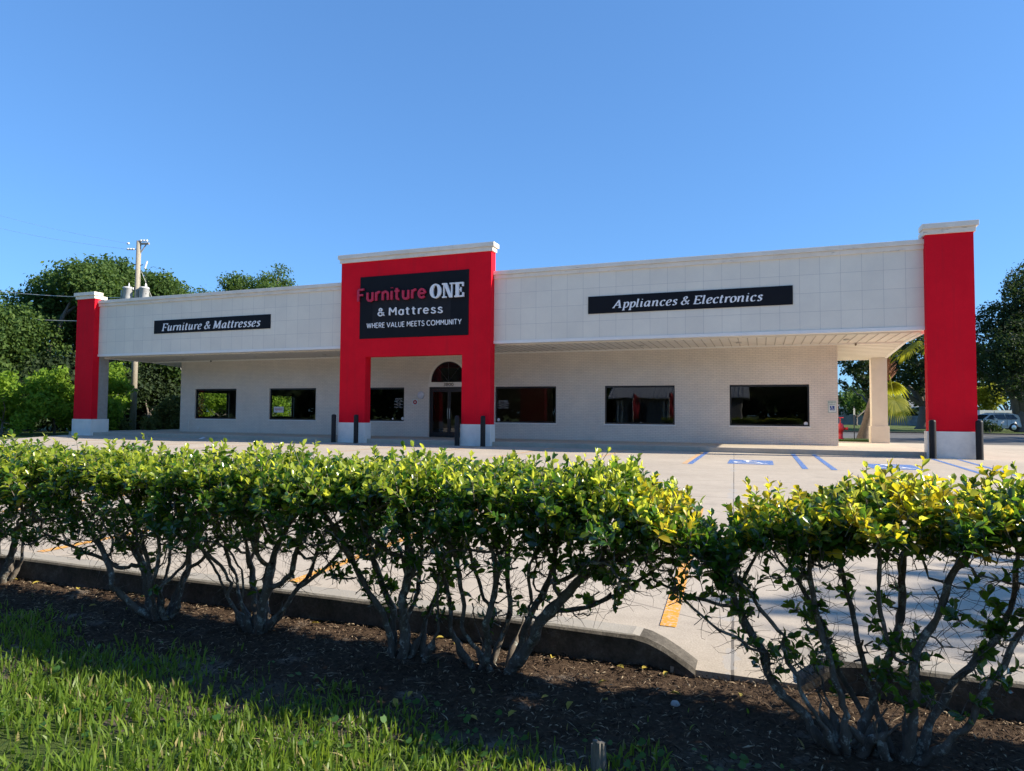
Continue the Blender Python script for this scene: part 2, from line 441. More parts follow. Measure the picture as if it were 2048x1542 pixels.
def m_ground():
    t = NT('ground_grass'); c = t.coord()
    n = t.noise(c, 0.35, 8, 0.7); n2 = t.noise(c, 30, 6, 0.8)
    col = t.ramp(n2, [(0.3, (0.035, 0.060, 0.014)), (0.7, (0.105, 0.150, 0.035))])
    col = t.mix(t.ramp(n, [(0.45, (0, 0, 0)), (0.7, (0.6,) * 3)]), col, (0.14, 0.13, 0.05))
    t.base(col); return t.set(0.9, 0.15, None, t.bump(n2, 0.8, 0.05))
M['ground'] = m_ground()

# ------------------------------------------------------------------ the setting: ground, lot, walk, kerbs, paint
S = 'structure'
g = MB(); g.add([(-700, -700, -0.075), (700, -700, -0.075), (700, 700, -0.075), (-700, 700, -0.075)], [(0, 1, 2, 3)])
tag(g.build('ground', M['ground']), kind=S)
lot = MB()
lot_poly = [(-33.6, -19.86), (-4.80, -19.86), (-4.72, -20.06), (-4.12, -20.06), (-4.04, -19.86), (60, -19.86), (60, 12.0), (1.25, 12.0), (1.25, 7.6), (0.7, 7.6), (0.7, -0.16), (-37.0, -0.16), (-36.9, -0.6), (-33.7, -5.4)]
lot.prism(lot_poly, 'z', -0.15, 0.0)
tag(lot.build('parking_lot', M['concrete']), kind=S)
wk = MB()
wk.prism([(-37.0, -0.156), (0.70, -0.156), (0.70, 7.6), (-1.6, 7.6), (-1.6, 14.4), (-2.4, 14.4), (-2.4, 3.3), (-33.0, 3.3), (-33.0, 9), (-37.0, 9)], 'z', -0.15, 0.165)
tag(wk.build('walkway', M['walk'], bevel=0.012), kind=S)
rd = MB()
rd.box(-12, 140, 17.2, 33.6, -0.06, -0.012)
rd.box(1.26, 140, 12.004, 17.15, -0.06, -0.006)
tag(rd.build('road', M['asphalt']), kind=S)
kb = MB(); kb.box(-12, 140, 33.6, 34.1, -0.06, 0.08); kb.box(1.26, 140, 30.2, 31.9, -0.011, -0.004)
tag(kb.build('road_kerb', M['kerb']), kind=S)
# street behind the photographer
st = MB(); st.box(-160, 160, -33.5, -26.5, -0.07, -0.03)
tag(st.build('street', M['asphalt']), kind=S)

def near_kerb():
    def seg(xs, hs, dy, name):
        b = MB(); rows = []
        for x, h, d in zip(xs, hs, dy):
            rows.append([(x, -19.85 + d, -0.12), (x, -19.85 + d, h - 0.015), (x, -19.868 + d, h), (x, -20.0 + d, h), (x, -20.022 + d, h - 0.02), (x, -20.03 + d, -0.12)])
        vs = [p for r in rows for p in r]; n = 6
        fs = [tuple(range(n)), tuple((len(rows) - 1) * n + k for k in range(n - 1, -1, -1))]
        for i in range(len(rows) - 1):
            for k in range(n):
                fs.append((i * n + (k + 1) % n, i * n + k, (i + 1) * n + k, (i + 1) * n + (k + 1) % n))
        b.add(vs, fs)
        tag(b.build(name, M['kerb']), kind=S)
    xs = [-34, -14]; hs = [0.12, 0.12]; dy = [0, 0]
    rng0 = random.Random(3)
    x = -13.5
    while x < -4.95: xs.append(x); hs.append(0.12 + rng0.uniform(-.004, .004)); dy.append(rng0.uniform(-.006, .006)); x += 0.45
    for x, h, d in ((-4.92, .118, 0), (-4.84, .105, -.004), (-4.76, .08, -.02), (-4.69, .05, -.04), (-4.63, .02, -.055), (-4.60, .002, -.06)): xs.append(x); hs.append(h); dy.append(d)
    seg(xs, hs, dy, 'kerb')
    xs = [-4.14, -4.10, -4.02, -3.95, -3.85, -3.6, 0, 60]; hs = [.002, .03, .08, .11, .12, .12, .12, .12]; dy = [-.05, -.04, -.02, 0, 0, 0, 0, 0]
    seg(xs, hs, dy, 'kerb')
near_kerb()

pl = 0.004
def paint(name, poly, mat):
    b = MB(); b.add([(x, y, pl) for x, y in poly], [tuple(range(len(poly)))])
    o = b.build(name, mat); return tag(o, kind=S)
def stripe(x0, x1, y0, y1, mat, dx=0.0):
    return paint('parking_line', [(x0, y0), (x1, y0), (x1 + dx, y1), (x0 + dx, y1)], mat)
for x in (-4.86, -7.57, -10.3, -13.0, -15.7, -18.4): stripe(x, x + .095, -19.44, -14.2, M['paint_yellow'], -.25)
for x in (-8.75, -11.45, -14.15, -16.85, -19.55, -22.25, -24.95, -27.65, -30.35): stripe(x, x + .1, -6.4, -0.2, M['paint_yellow_old'])
stripe(-6.19, -6.055, -6.05, -0.25, M['paint_yellow_old']); stripe(-6.05, -5.915, -6.06, -0.2, M['paint_blue'])
stripe(-3.37, -3.24, -6.5, -0.2, M['paint_blue']); stripe(-2.75, -2.62, -6.5, -0.2, M['paint_blue'])
stripe(0.21, 0.33, -6.4, -0.75, M['paint_blue'], .2); stripe(0.79, 0.9, -6.7, -0.6, M['paint_blue'], .3)
stripe(3.1, 3.22, -6.4, -0.2, M['paint_blue'])

def ribbon2d(pts, w):
    out = []
    for i in range(len(pts)):
        a = pts[max(i - 1, 0)]; b = pts[min(i + 1, len(pts) - 1)]
        dx, dy = b[0] - a[0], b[1] - a[1]; l = math.hypot(dx, dy) or 1
        out.append((-dy / l * w / 2, dx / l * w / 2))
    return out
def wheelchair(mapf, depth_step, add):
    """access symbol strokes in a unit square; mapf(x,y,k) -> point, k = layer"""
    strokes = [([(0.42 + 0.055 * math.cos(t), 0.86 + 0.055 * math.sin(t)) for t in np.linspace(0, 2 * math.pi, 13)], 0.09),
               ([(0.42, 0.77), (0.44, 0.42), (0.66, 0.42), (0.76, 0.14), (0.86, 0.18)], 0.075),
               ([(0.43, 0.62), (0.64, 0.62)], 0.06),
               ([(0.36 + 0.27 * math.cos(t) + .06, 0.33 + 0.25 * math.sin(t)) for t in np.linspace(2.1, 5.95, 16)], 0.065)]
    for k, (pts, w) in enumerate(strokes):
        off = ribbon2d(pts, w); vs = []; fs = []
        for p, o in zip(pts, off): vs += [mapf(p[0] + o[0], p[1] + o[1], k), mapf(p[0] - o[0], p[1] - o[1], k)]
        for i in range(len(pts) - 1): fs.append((2 * i, 2 * i + 1, 2 * i + 3, 2 * i + 2))
        add(vs, fs)
def access_paint(x0, x1, y0, y1):
    b = MB(); b.add([(x0, y0, pl), (x1, y0, pl), (x1, y1, pl), (x0, y1, pl)], [(0, 1, 2, 3)]); b.mi = 1
    wheelchair(lambda x, y, k: (x0 + (x1 - x0) * x, y0 + (y1 - y0) * (0.05 + 0.9 * y), pl * 2 + 0.001 * k), 0, b.add)
    tag(b.build('accessible_parking_symbol', [M['paint_blue'], M['paint_white']]), kind=S)
access_paint(-5.1, -3.98, -5.5, -3.85); access_paint(-1.78, -0.66, -5.6, -3.85)

# mulch bed / verge sheet with bumps
def verge():
    rng = np.random.default_rng(5)
    xs = np.arange(-15, 4.01, 0.05); ys = np.concatenate([np.arange(-24.5, -21.6, 0.2), np.arange(-21.6, -20.00, 0.04), [-20.0]])
    X, Y = np.meshgrid(xs, ys)
    def fbm(x, y):
        z = 0
        for k in range(1, 5):
            f = 2.1 ** k; z = z + np.sin(x * f + 1.7 * k + 1.3 * np.sin(y * f * .8 + k)) * np.sin(y * f * 1.1 + 2.3 * k + np.sin(x * f * .7)) / f
        return z
    Zv = np.interp(Y, [-24.5, -21.5, -20.8, -20.3, -20.0], [-0.085, -0.08, -0.06, -0.042, -0.03]) + 0.018 * fbm(X * 1.5, Y * 1.5) + rng.normal(0, 0.004, X.shape)
    Zv = np.maximum(Zv, -0.10); Zv[-1] = -0.04
    n, m = X.shape
    V = np.stack([X, Y, Zv], -1).reshape(-1, 3)
    i = np.arange(n * m).reshape(n, m)
    F = np.stack([i[:-1, :-1], i[:-1, 1:], i[1:, 1:], i[1:, :-1]], -1).reshape(-1, 4)
    o = link_mesh('mulch_bed', np_mesh('mulch_bed', V, F, smooth=True), M['mulch']); tag(o, kind=S)
    return lambda x, y: np.interp(y, [-24.5, -21.5, -20.8, -20.3, -20.0], [-0.085, -0.08, -0.06, -0.042, -0.03]) + 0.018 * fbm(np.asarray(x) * 1.5, np.asarray(y) * 1.5)
ground_z = verge()

# ------------------------------------------------------------------ the store
W = 3.124
UL, UR = -33.17, -1.64
ZB, ZT = 0.855, 2.412
store = empty('store_building', (0, 0, 0), 'long single-storey shop with grey brick front, pale panel fascia and red portal and end pillars', 'building')
wins = [(-32.17, -29.41), (-27.31, -24.50), (-22.37, -19.615), (-15.10, -12.33), (-10.25, -7.447), (-5.385, -2.59)]
door_u = (-18.33, -16.37)
def front_wall():
    b = MB(); th = 0.22
    holes = sorted([(a, c, ZB, ZT) for a, c in wins] + [(door_u[0], door_u[1], 0.165, 2.42)])
    x = UL
    for a, c, z0, z1 in holes:
        b.box(x, a, W, W + th, 0.10, 4.1)
        if z0 > 0.2: b.box(a, c, W, W + th, 0.10, z0)
        b.box(a, c, W, W + th, z1, 4.1)
        x = c
    b.box(x, UR, W, W + th, 0.10, 4.1)
    return b.build('front_wall', M['brick'], store)
front_wall()
b = MB()
b.box(UR - .22, UR, W + .22, 17.8, 0.1, 4.1); b.box(UL, UR, 17.8, 18.0, 0.1, 6.7)
# left side wall with two openings
hl = [(4.0, 6.35, 0.9, 2.32), (9.6, 12.0, 0.9, 2.32)]
y = W + .22
for a, c, z0, z1 in hl:
    b.box(UL, UL + .22, y, a, 0.1, 4.1); b.box(UL, UL + .22, a, c, 0.1, z0); b.box(UL, UL + .22, a, c, z1, 4.1); y = c
b.box(UL, UL + .22, y, 17.8, 0.1, 4.1)
b.build('side_walls', M['brick'], store)
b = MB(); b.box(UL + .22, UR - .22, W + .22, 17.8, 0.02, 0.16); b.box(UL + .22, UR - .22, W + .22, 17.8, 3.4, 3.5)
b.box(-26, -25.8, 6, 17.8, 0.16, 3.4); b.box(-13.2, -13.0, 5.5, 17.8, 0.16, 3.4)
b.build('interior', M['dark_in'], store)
b = MB(); b.box(UL + .225, 0.30, 0.36, 17.19, 6.0, 6.1); b.box(-35.1, UL - .001, .36, 7.04, 4.15, 4.25); b.build('roof', plain('roof_gravel', (0.3, 0.29, 0.28), 0.9), store)
b = MB(); b.box(UL, UR, 17.2, 17.8, 6.1, 6.74); b.box(UL, UL + .22, 7.3, 17.2, 4.1, 6.74); b.box(UR - .22, UR, 7.3, 17.2, 4.1, 6.74)
b.build('rear_parapet', M['beige'], store)

def window(a, c, k):
    fw = 0.055; y0 = W + 0.075
    f = MB()
    f.box(a, c, y0, y0 + .07, ZB, ZB + fw); f.box(a, c, y0, y0 + .07, ZT - fw - .02, ZT)
    f.box(a, a + fw, y0 + .002, y0 + .068, ZB + fw, ZT - fw - .02); f.box(c - fw, c, y0 + .002, y0 + .068, ZB + fw, ZT - fw - .02)
    fr = f.build('window', M['black_metal'], store)
    p = MB(); p.add([(a + fw - .01, y0 + .035, ZB + fw - .01), (c - fw + .01, y0 + .035, ZB + fw - .01), (c - fw + .01, y0 + .035, ZT - fw - .01), (a + fw - .01, y0 + .035, ZT - fw - .01)], [(0, 1, 2, 3)])
    sub_parent(p.build('pane', M['glass'], store), fr)
    s = MB(); s.box(a - .03, c + .03, W - .03, y0, ZB - .045, ZB - 0.001)
    sub_parent(s.build('sill', M['trim'], store), fr)
    return fr
WINO = [window(a, c, k) for k, (a, c) in enumerate(wins)]
for a, c, z0, z1 in hl:
    f = MB(); x0 = UL + .06
    f.box(x0, x0 + .07, a, c, z0, z0 + .06); f.box(x0, x0 + .07, a, c, z1 - .06, z1)
    for yy in (a, c - .06): f.box(x0 + .002, x0 + .068, yy, yy + .06, z0 + .06, z1 - .06)
    f.build('side_window_frame', M['black_metal'], store)

# text helpers -----------------------------------------------------------------
def sans(text, bold=0.02, ext=0.02, spacing=1.0):
    c = bpy.data.curves.new('lettering', 'FONT'); c.body = text; c.extrude = ext; c.offset = bold; c.space_character = spacing
    c.resolution_u = 4; c.align_x = 'CENTER'
    o = bpy.data.objects.new('lettering_source', c); sc.collection.objects.link(o)
    dg = bpy.context.evaluated_depsgraph_get(); dg.update()
    me = bpy.data.meshes.new_from_object(o.evaluated_get(dg))
    n = len(me.vertices); V = np.zeros(n * 3, np.float32); me.vertices.foreach_get('co', V); V = V.reshape(-1, 3)
    F = [list(p.vertices) for p in me.polygons]
    bpy.data.objects.remove(o); bpy.data.curves.remove(c); bpy.data.meshes.remove(me)
    return V, F
def fit_text(b, V, F, u0, u1, z0, z1, yf, depth):
    V = np.asarray(V, float); mn = V.min(0); mx = V.max(0)
    x = u0 + (V[:, 0] - mn[0]) / (mx[0] - mn[0]) * (u1 - u0)
    z = z0 + (V[:, 1] - mn[1]) / (mx[1] - mn[1]) * (z1 - z0)
    k = (V[:, 2] - mn[2]) / max(mx[2] - mn[2], 1e-6)
    b.add(np.stack([x, yf + depth * (1 - k), z], 1), F)
def cr_spline(pts, closed=False, n=6):
    P = [np.array(p, float) for p in pts]; out = []
    if len(P) == 2: return [P[0] + (P[1] - P[0]) * t for t in np.linspace(0, 1, 4)]
    Q = ([P[-2]] + P + [P[1]]) if closed else ([2 * P[0] - P[1]] + P + [2 * P[-1] - P[-2]])
    for i in range(1, len(Q) - 2):
        a, b_, c, d = Q[i - 1], Q[i], Q[i + 1], Q[i + 2]
        for t in np.linspace(0, 1, n, endpoint=False):
            out.append(0.5 * (2 * b_ + (c - a) * t + (2 * a - 5 * b_ + 4 * c - d) * t * t + (-a + 3 * b_ - 3 * c + d) * t ** 3))
    out.append(Q[-2]); return out
GL = {
 'a': [[(.62, .86), (.42, 1.0), (.15, .78), (.09, .3), (.24, .02), (.44, .14), (.63, .55)], [(.66, 1.0), (.64, .22), (.70, .02), (.84, .12)]],
 'p': [[(.18, 1.0), (.18, -.48)], [(0, .93), (.18, 1.0)], [(0, -.48), (.36, -.48)], [(.18, .68), (.42, 1.0), (.68, .82), (.70, .4), (.5, .02), (.2, .1)]],
 'l': [[(.15, 1.5), (.15, .18), (.22, .02), (.36, .1)], [(0, 1.44), (.15, 1.5)]],
 'i': [[(.15, 1.0), (.15, .18), (.22, .02), (.36, .1)], [(0, .93), (.15, 1.0)], [(.12, 1.30), (.20, 1.42)]],
 'n': [[(.15, 1.0), (.15, 0)], [(0, .93), (.15, 1.0)], [(.15, .62), (.36, .95), (.56, 1.0), (.67, .8), (.67, .18), (.74, .02), (.88, .1)]],
 'c': [[(.60, .82), (.45, 1.0), (.2, .9), (.08, .5), (.18, .1), (.4, 0), (.62, .16)]],
 'e': [[(.1, .46), (.42, .55), (.60, .76), (.5, .98), (.3, .99), (.13, .75), (.08, .4), (.2, .05), (.42, 0), (.64, .18)]],
 's': [[(.54, .82), (.38, 1.0), (.2, .93), (.16, .75), (.3, .56), (.48, .38), (.48, .14), (.3, 0), (.08, .12)]],
 't': [[(.2, 1.32), (.16, .9), (.15, .22), (.25, .01), (.43, .12)], [(0, .96), (.42, .98)]],
 'r': [[(.15, 1.0), (.15, 0)], [(0, .93), (.15, 1.0)], [(.15, .62), (.3, .92), (.48, .99), (.56, .86)]],
 'o': [[(.36, 1.0), (.13, .85), (.07, .45), (.2, .05), (.38, 0), (.62, .2), (.67, .55), (.56, .92), (.36, 1.0)]],
 'u': [[(.02, .95), (.14, 1.0), (.14, .3), (.25, .02), (.45, .1), (.62, .5)], [(.65, 1.0), (.65, .22), (.71, .02), (.86, .12)]],
 'A': [[(0, .04), (.58, 1.45)], [(.56, 1.45), (.92, .04)], [(.22, .5), (.76, .5)], [(-.14, .03), (.18, .03)], [(.70, .03), (1.1, .03)]],
 'E': [[(.2, 1.42), (.2, .03)], [(0, 1.42), (.80, 1.42), (.83, 1.18)], [(.2, .76), (.62, .76), (.62, .6)], [(0, .03), (.80, .03), (.88, .3)]],
 'F': [[(.2, 1.42), (.2, .03)], [(0, 1.42), (.82, 1.42), (.85, 1.16)], [(.2, .72), (.62, .72), (.62, .56)], [(0, .03), (.42, .03)]],
 'M': [[(.17, .03), (.24, 1.42)], [(.24, 1.42), (.62, .1)], [(.62, .1), (1.10, 1.42)], [(1.12, 1.42), (1.17, .03)], [(0, .03), (.34, .03)], [(.97, .03), (1.36, .03)], [(.05, 1.42), (.26, 1.42)], [(1.08, 1.42), (1.3, 1.42)]],
 '&': [[(1.02, .04), (.78, .3), (.34, .95), (.27, 1.22), (.45, 1.43), (.64, 1.24), (.50, .95), (.18, .62), (.09, .3), (.3, 0), (.6, .12), (.84, .5), (1.0, .76)]],
}
def arc_(cx, cy, rx, ry, a0, a1, n=9): return [(cx + rx * math.cos(math.radians(a0 + (a1 - a0) * i / (n - 1))), cy + ry * math.sin(math.radians(a0 + (a1 - a0) * i / (n - 1)))) for i in range(n)]
SANS = {
 'F': [[(.1, 0), (.1, 1.4)], [(.1, 1.4), (.78, 1.4)], [(.1, .75), (.68, .75)]], 'E': [[(.1, 0), (.1, 1.4)], [(.1, 1.4), (.78, 1.4)], [(.1, .72), (.7, .72)], [(.1, 0), (.8, 0)]],
 'u': [[(.1, 1.0), (.1, .42)] + arc_(.4, .36, .3, .36, 190, 350) + [(.7, .42), (.7, 1.0)], [(.7, .5), (.7, 0)]], 'r': [[(.1, 1.0), (.1, 0)], [(.1, .6)] + arc_(.42, .62, .32, .36, 150, 70, 5)],
 'n': [[(.1, 1.0), (.1, 0)], [(.1, .58)] + arc_(.4, .62, .3, .36, 165, 10) + [(.7, .55), (.7, 0)]], 'i': [[(.1, 1.0), (.1, 0)], [(.1, 1.36), (.1, 1.40)]],
 't': [[(.24, 1.32), (.24, .3)] + [], [(.24, .34)] + arc_(.44, .22, .2, .2, 190, 290, 5), [(0, .98), (.54, .98)]],
 'e': [[(.08, .52), (.76, .52)], arc_(.42, .5, .35, .48, 3, 320, 16)], 'a': [arc_(.4, .48, .33, .47, 20, 340, 16), [(.72, 1.0), (.72, 0)]],
 's': [[(.62, .80), (.48, .96), (.28, .97), (.13, .82), (.2, .62), (.42, .5), (.62, .36), (.62, .12), (.4, 0), (.18, .04), (.05, .18)]],
 'M': [[(.1, 0), (.12, 1.4)], [(.12, 1.4), (.62, .55)], [(.62, .55), (1.12, 1.4)], [(1.12, 1.4), (1.14, 0)]], 'W': [[(0, 1.4), (.36, 0)], [(.36, 0), (.74, 1.35)], [(.74, 1.35), (1.12, 0)], [(1.12, 0), (1.48, 1.4)]],
 'H': [[(.1, 0), (.1, 1.4)], [(.95, 0), (.95, 1.4)], [(.1, .72), (.95, .72)]], 'R': [[(.1, 0), (.1, 1.4)], [(.1, 1.4), (.5, 1.4)] + arc_(.5, 1.02, .34, .38, 80, -80, 7) + [(.5, .64), (.1, .64)], [(.52, .62), (.88, 0)]],
 'V': [[(0, 1.4), (.55, 0)], [(.55, 0), (1.1, 1.4)]], 'A': [[(0, 0), (.56, 1.4)], [(.56, 1.4), (1.12, 0)], [(.2, .42), (.92, .42)]], 'L': [[(.1, 1.4), (.1, 0)], [(.1, 0), (.75, 0)]],
 'U': [[(.1, 1.4), (.1, .5)] + arc_(.52, .45, .42, .45, 190, 350) + [(.94, .5), (.94, 1.4)]], 'T': [[(.48, 1.4), (.48, 0)], [(0, 1.4), (.96, 1.4)]], 'S': [[(.78, 1.2), (.6, 1.38), (.34, 1.4), (.12, 1.22), (.16, .92), (.46, .74), (.78, .56), (.82, .24), (.58, .01), (.26, .02), (.04, .2)]],
 'C': [arc_(.68, .7, .62, .7, 48, 312, 16)], 'O': [arc_(.7, .7, .64, .7, 0, 360, 22)], 'N': [[(.1, 0), (.1, 1.4)], [(.1, 1.4), (.95, 0)], [(.95, 0), (.95, 1.4)]], 'I': [[(.1, 0), (.1, 1.4)]], 'Y': [[(0, 1.4), (.52, .65)], [(1.04, 1.4), (.52, .65)], [(.52, .65), (.52, 0)]],
 '&': [[(1.02, .0), (.30, .92), (.24, 1.15), (.42, 1.38), (.64, 1.18), (.52, .92), (.16, .60), (.06, .28), (.30, 0), (.62, .1), (.90, .62)]],
}
def sans_word(b, text, u0, u1, z0, z1, yf, depth, w, gap=.3, space=.5):
    global GL
    keep = GL; GL = SANS; serif_word(b, text, u0, u1, z0, z1, yf, depth, w, w, 0, 0.0, gap, space); GL = keep
def serif_word(b, text, u0, u1, z0, z1, yf, depth, thick=.25, thin=.10, ang=22, sh=.17, gap=.20, space=.42):
    ph = math.radians(ang); x = 0; strokes = []
    for ch in text:
        if ch == ' ': x += space; continue
        mxx = 0
        for st in GL[ch]:
            p = cr_spline(st, closed=(st[0] == st[-1])); p = [(q[0] + x, q[1]) for q in p]; strokes.append(p); mxx = max(mxx, max(q[0] for q in st))
        x += mxx + (gap if ch != 'r' else gap * .7)
    rib = []
    for p in strokes:
        L = []
        for i in range(len(p)):
            a = p[max(i - 1, 0)]; c = p[min(i + 1, len(p) - 1)]
            dx, dy = c[0] - a[0], c[1] - a[1]; l = math.hypot(dx, dy) or 1; th = math.atan2(dy, dx)
            w = math.hypot(thick * math.sin(th - ph), thin * math.cos(th - ph)) / 2
            nx, ny = -dy / l * w, dx / l * w
            L.append(((p[i][0] + nx, p[i][1] + ny), (p[i][0] - nx, p[i][1] - ny)))
        rib.append(L)
    allp = np.array([q for L in rib for pr_ in L for q in pr_]); allp[:, 0] += sh * allp[:, 1]
    mn, mx = allp.min(0), allp.max(0)
    def T(q, y): return (u0 + (q[0] + sh * q[1] - mn[0]) / (mx[0] - mn[0]) * (u1 - u0), y, z0 + (q[1] - mn[1]) / (mx[1] - mn[1]) * (z1 - z0))
    for k, L in enumerate(rib):
        y = yf - .0006 * (k % 4); n = len(L); vs = []; fs = []
        for a, c in L: vs += [T(a, y), T(c, y), T(a, yf + depth), T(c, yf + depth)]
        for i in range(n - 1):
            j = 4 * i; q = j + 4
            fs += [(j, j + 1, q + 1, q), (j, q, q + 2, j + 2), (j + 1, j + 3, q + 3, q + 1)]
        fs += [(0, 2, 3, 1), (4 * (n - 1), 4 * (n - 1) + 1, 4 * (n - 1) + 3, 4 * (n - 1) + 2)]
        b.add(vs, fs)

# window decals
def decal_lines(win, u0, u1, z0, z1, lines):
    b = MB(); n = len(lines); h = (z1 - z0) / n
    for i, (s, wd) in enumerate(lines):
        V, F = sans(s, 0.0, 0.0); uc = (u0 + u1) / 2; w = (u1 - u0) * wd / 2
        zz = z1 - (i + 1) * h
        V = np.asarray(V); fit_text(b, V, F, uc - w, uc + w, zz + h * .18, zz + h * .85, W + 0.1, 0.0)
    sub_parent(b.build('hours_lettering', M['letter_white'], store), win)
HRS = [('STORE HOURS', .8), ('Monday - Friday', .8), ('9:00am - 6:00pm', 1), ('Saturday', .45), ('9:00am - 5:00pm', 1), ('Sunday', .4), ('12:00pm - 5:00pm', 1)]
decal_lines(WINO[2], -20.18, -19.72, 1.46, 1.92, HRS); decal_lines(WINO[3], -15.02, -14.49, 1.46, 1.82, HRS)
for wi, (u, z, r) in ((2, (-19.74, .98, .07)), (2, (-20.26, .965, .04)), (3, (-14.97, .975, .065)), (5, (-2.71, .955, .07)), (4, (-8.79, .925, .018))):
    b = MB(); b.lathe([(r * .98, 0), (r, -.002), (r, -.004)], (u, W + .108, z), 16, 'y')
    sub_parent(b.build('round_sticker', M['letter_white'], store), WINO[wi])
b = MB(); b.box(-27.10, -26.49, W + .098, W + .102, 1.21, 1.50)
sub_parent(b.build('paper_notice', plain('paper', (0.7, 0.68, 0.66), 0.8), store), WINO[1])
b = MB()
V, F = sans('FOR RENT', .01, 0); fit_text(b, V, F, -27.03, -26.56, 1.32, 1.42, W + .0965, 0); sub_parent(b.build('notice_lettering', plain('red_notice_ink', (.45, .04, .04), .6), store), WINO[1])

# door and fan light
dr = MB(); a, c = door_u; y0 = W + .06
dr.box(a, c, y0, y0 + .1, 2.30, 2.42); dr.box(a, a + .09, y0 + .002, y0 + .098, .165, 2.30); dr.box(c - .09, c, y0 + .002, y0 + .098, .165, 2.30)
mid = (a + c) / 2
for x0, x1 in ((a + .09, mid - .004), (mid + .004, c - .09)):
    dr.box(x0, x0 + .075, y0 + .012, y0 + .06, .18, 2.295); dr.box(x1 - .075, x1, y0 + .012, y0 + .06, .18, 2.295)
    dr.box(x0 + .075, x1 - .075, y0 + .014, y0 + .058, .18, .40); dr.box(x0 + .075, x1 - .075, y0 + .014, y0 + .058, 2.2, 2.295)
door = dr.build('entrance_door', M['black_metal'], store)
p = MB()
for x0, x1 in ((a + .165, mid - .079), (mid + .079, c - .165)): p.add([(x0 - .01, y0 + .035, .39), (x1 + .01, y0 + .035, .39), (x1 + .01, y0 + .035, 2.21), (x0 - .01, y0 + .035, 2.21)], [(0, 1, 2, 3)])
sub_parent(p.build('door_pane', M['glass'], store), door)
for xx in (mid - .05, mid + .05):
    h = MB(); h.tube([(xx, y0 + .01, 1.0), (xx, y0 - .04, 1.0), (xx, y0 - .04, 1.45), (xx, y0 + .01, 1.45)], .011, 8)
    sub_parent(h.build('door_handle', plain('brushed_steel', (0.5, 0.5, 0.5), 0.3, 0.5, 0.9), store), door)
# lintel band and arch
b = MB(); b.box(a - .03, c + .03, W - .02, W - .0005, 2.425, 2.63); b.build('door_lintel', M['soffit'], store)
uc, R0 = mid, 0.875
def arcpts(r, n=24): return [(uc + r * math.cos(t), 2.64 + r * 1.06 * math.sin(t)) for t in np.linspace(0, math.pi, n)]
fl = MB(); fl.prism([(x, z) for x, z in arcpts(R0 - .01)], 'y', W - .012, W - .001)
fan = fl.build('arched_window', M['black_metal'], store)
pa = MB(); pa.add([(x, W - .02, z) for x, z in arcpts(R0 - .05)], [tuple(range(24))[::-1]])
m_dark = plain('dark_fan_light_glass', (0.012, 0.013, 0.015), 0.05, 0.6, var=0)
sub_parent(pa.build('pane', m_dark, store), fan)
mu = MB()
for t in (math.pi / 2, math.pi * .27, math.pi * .73): mu.tube([(uc, W - .024, 2.66), (uc + (R0 - .05) * math.cos(t), W - .024, 2.64 + (R0 - .05) * 1.06 * math.sin(t))], .014, 6)
sub_parent(mu.build('glazing_bar', M['black_metal'], store), fan)
tr = MB(); A_, B_ = arcpts(R0), arcpts(R0 + .1); vs = []; fs = []
for q, r in zip(A_, B_): vs += [(q[0], W - .05, q[1]), (r[0], W - .05, r[1]), (q[0], W, q[1]), (r[0], W, r[1])]
for i in range(23):
    j = 4 * i; q = j + 4; fs += [(j, q, q + 1, j + 1), (j, j + 2, q + 2, q), (j + 1, q + 1, q + 3, j + 3)]
tr.add(vs, fs); sub_parent(tr.build('arch_trim', M['soffit'], store), fan)
nb = MB(); V, F = sans('3800', .0, .01); fit_text(nb, V, F, -17.58, -17.10, 2.455, 2.60, W - .036, .012)
nb.build('house_number', M['black_metal'], store)

# soffits (ribbed sheet) and fascia
ZS = 3.90
b = MB(); b.box(-35.30, 0.50, 0.36, W - .003, ZS, ZS + .04)
gap_m = plain('soffit_joint_shadow_line', (0.52, 0.48, 0.42), .7, .2)
sof = b.build('front_soffit', M['soffit'], store)
b = MB(); x = -35.2
while x < 0.45: b.box(x, x + .03, 0.362, W - .08, ZS - .012, ZS - .001); x += .305
sub_parent(b.build('sheet_rib', gap_m, store), sof)
b = MB(); b.box(-35.2, 0.5, W - .07, W - .006, ZS - .06, ZS - .002); b.build('wall_top_trim', M['trim'], store)
def zside(y): return 3.87 + (3.60 - 3.87) * (y - W) / (7.25 - W)
for x0, x1 in ((UR + .003, 0.44), (-35.26, UL - .003)):
    b = MB(); b.prism([(W - .001, zside(W)), (7.2, zside(7.2)), (7.2, zside(7.2) + .03), (W - .001, zside(W) + .03)], 'x', x0, x1); sd = b.build('side_soffit', M['soffit'], store)
    b = MB(); y = W + .12
    while y < 7.1: b.prism([(y, zside(y) - .012), (y + .03, zside(y + .03) - .012), (y + .03, zside(y + .03) - .001), (y, zside(y) - .001)], 'x', x0, x1); y += .34
    sub_parent(b.build('sheet_rib', gap_m, store), sd)
for x0, x1, xa, xb in ((0.445, 0.55, UR, .445), (-35.35, -35.265, -35.265, UL)):
    b = MB(); b.prism([(.362, 3.85), (W, 3.85), (7.3, zside(7.3) - .02), (7.3, zside(7.3) + .06), (W, 3.93), (.362, 3.93)], 'x', x0, x1); b.box(xa, xb, 7.21, 7.3, 3.585, 3.66); b.build('canopy_edge_trim', M['trim'], store)
b = MB(); b.prism([(.364, 3.932), (W, 3.932), (7.28, zside(7.28) + .062), (7.28, 6.45), (.364, 6.45)], 'x', .30, .54); b.box(UR, 0.30, 7.05, 7.279, 3.662, 6.45); b.build('side_fascia', M['panel'], store)
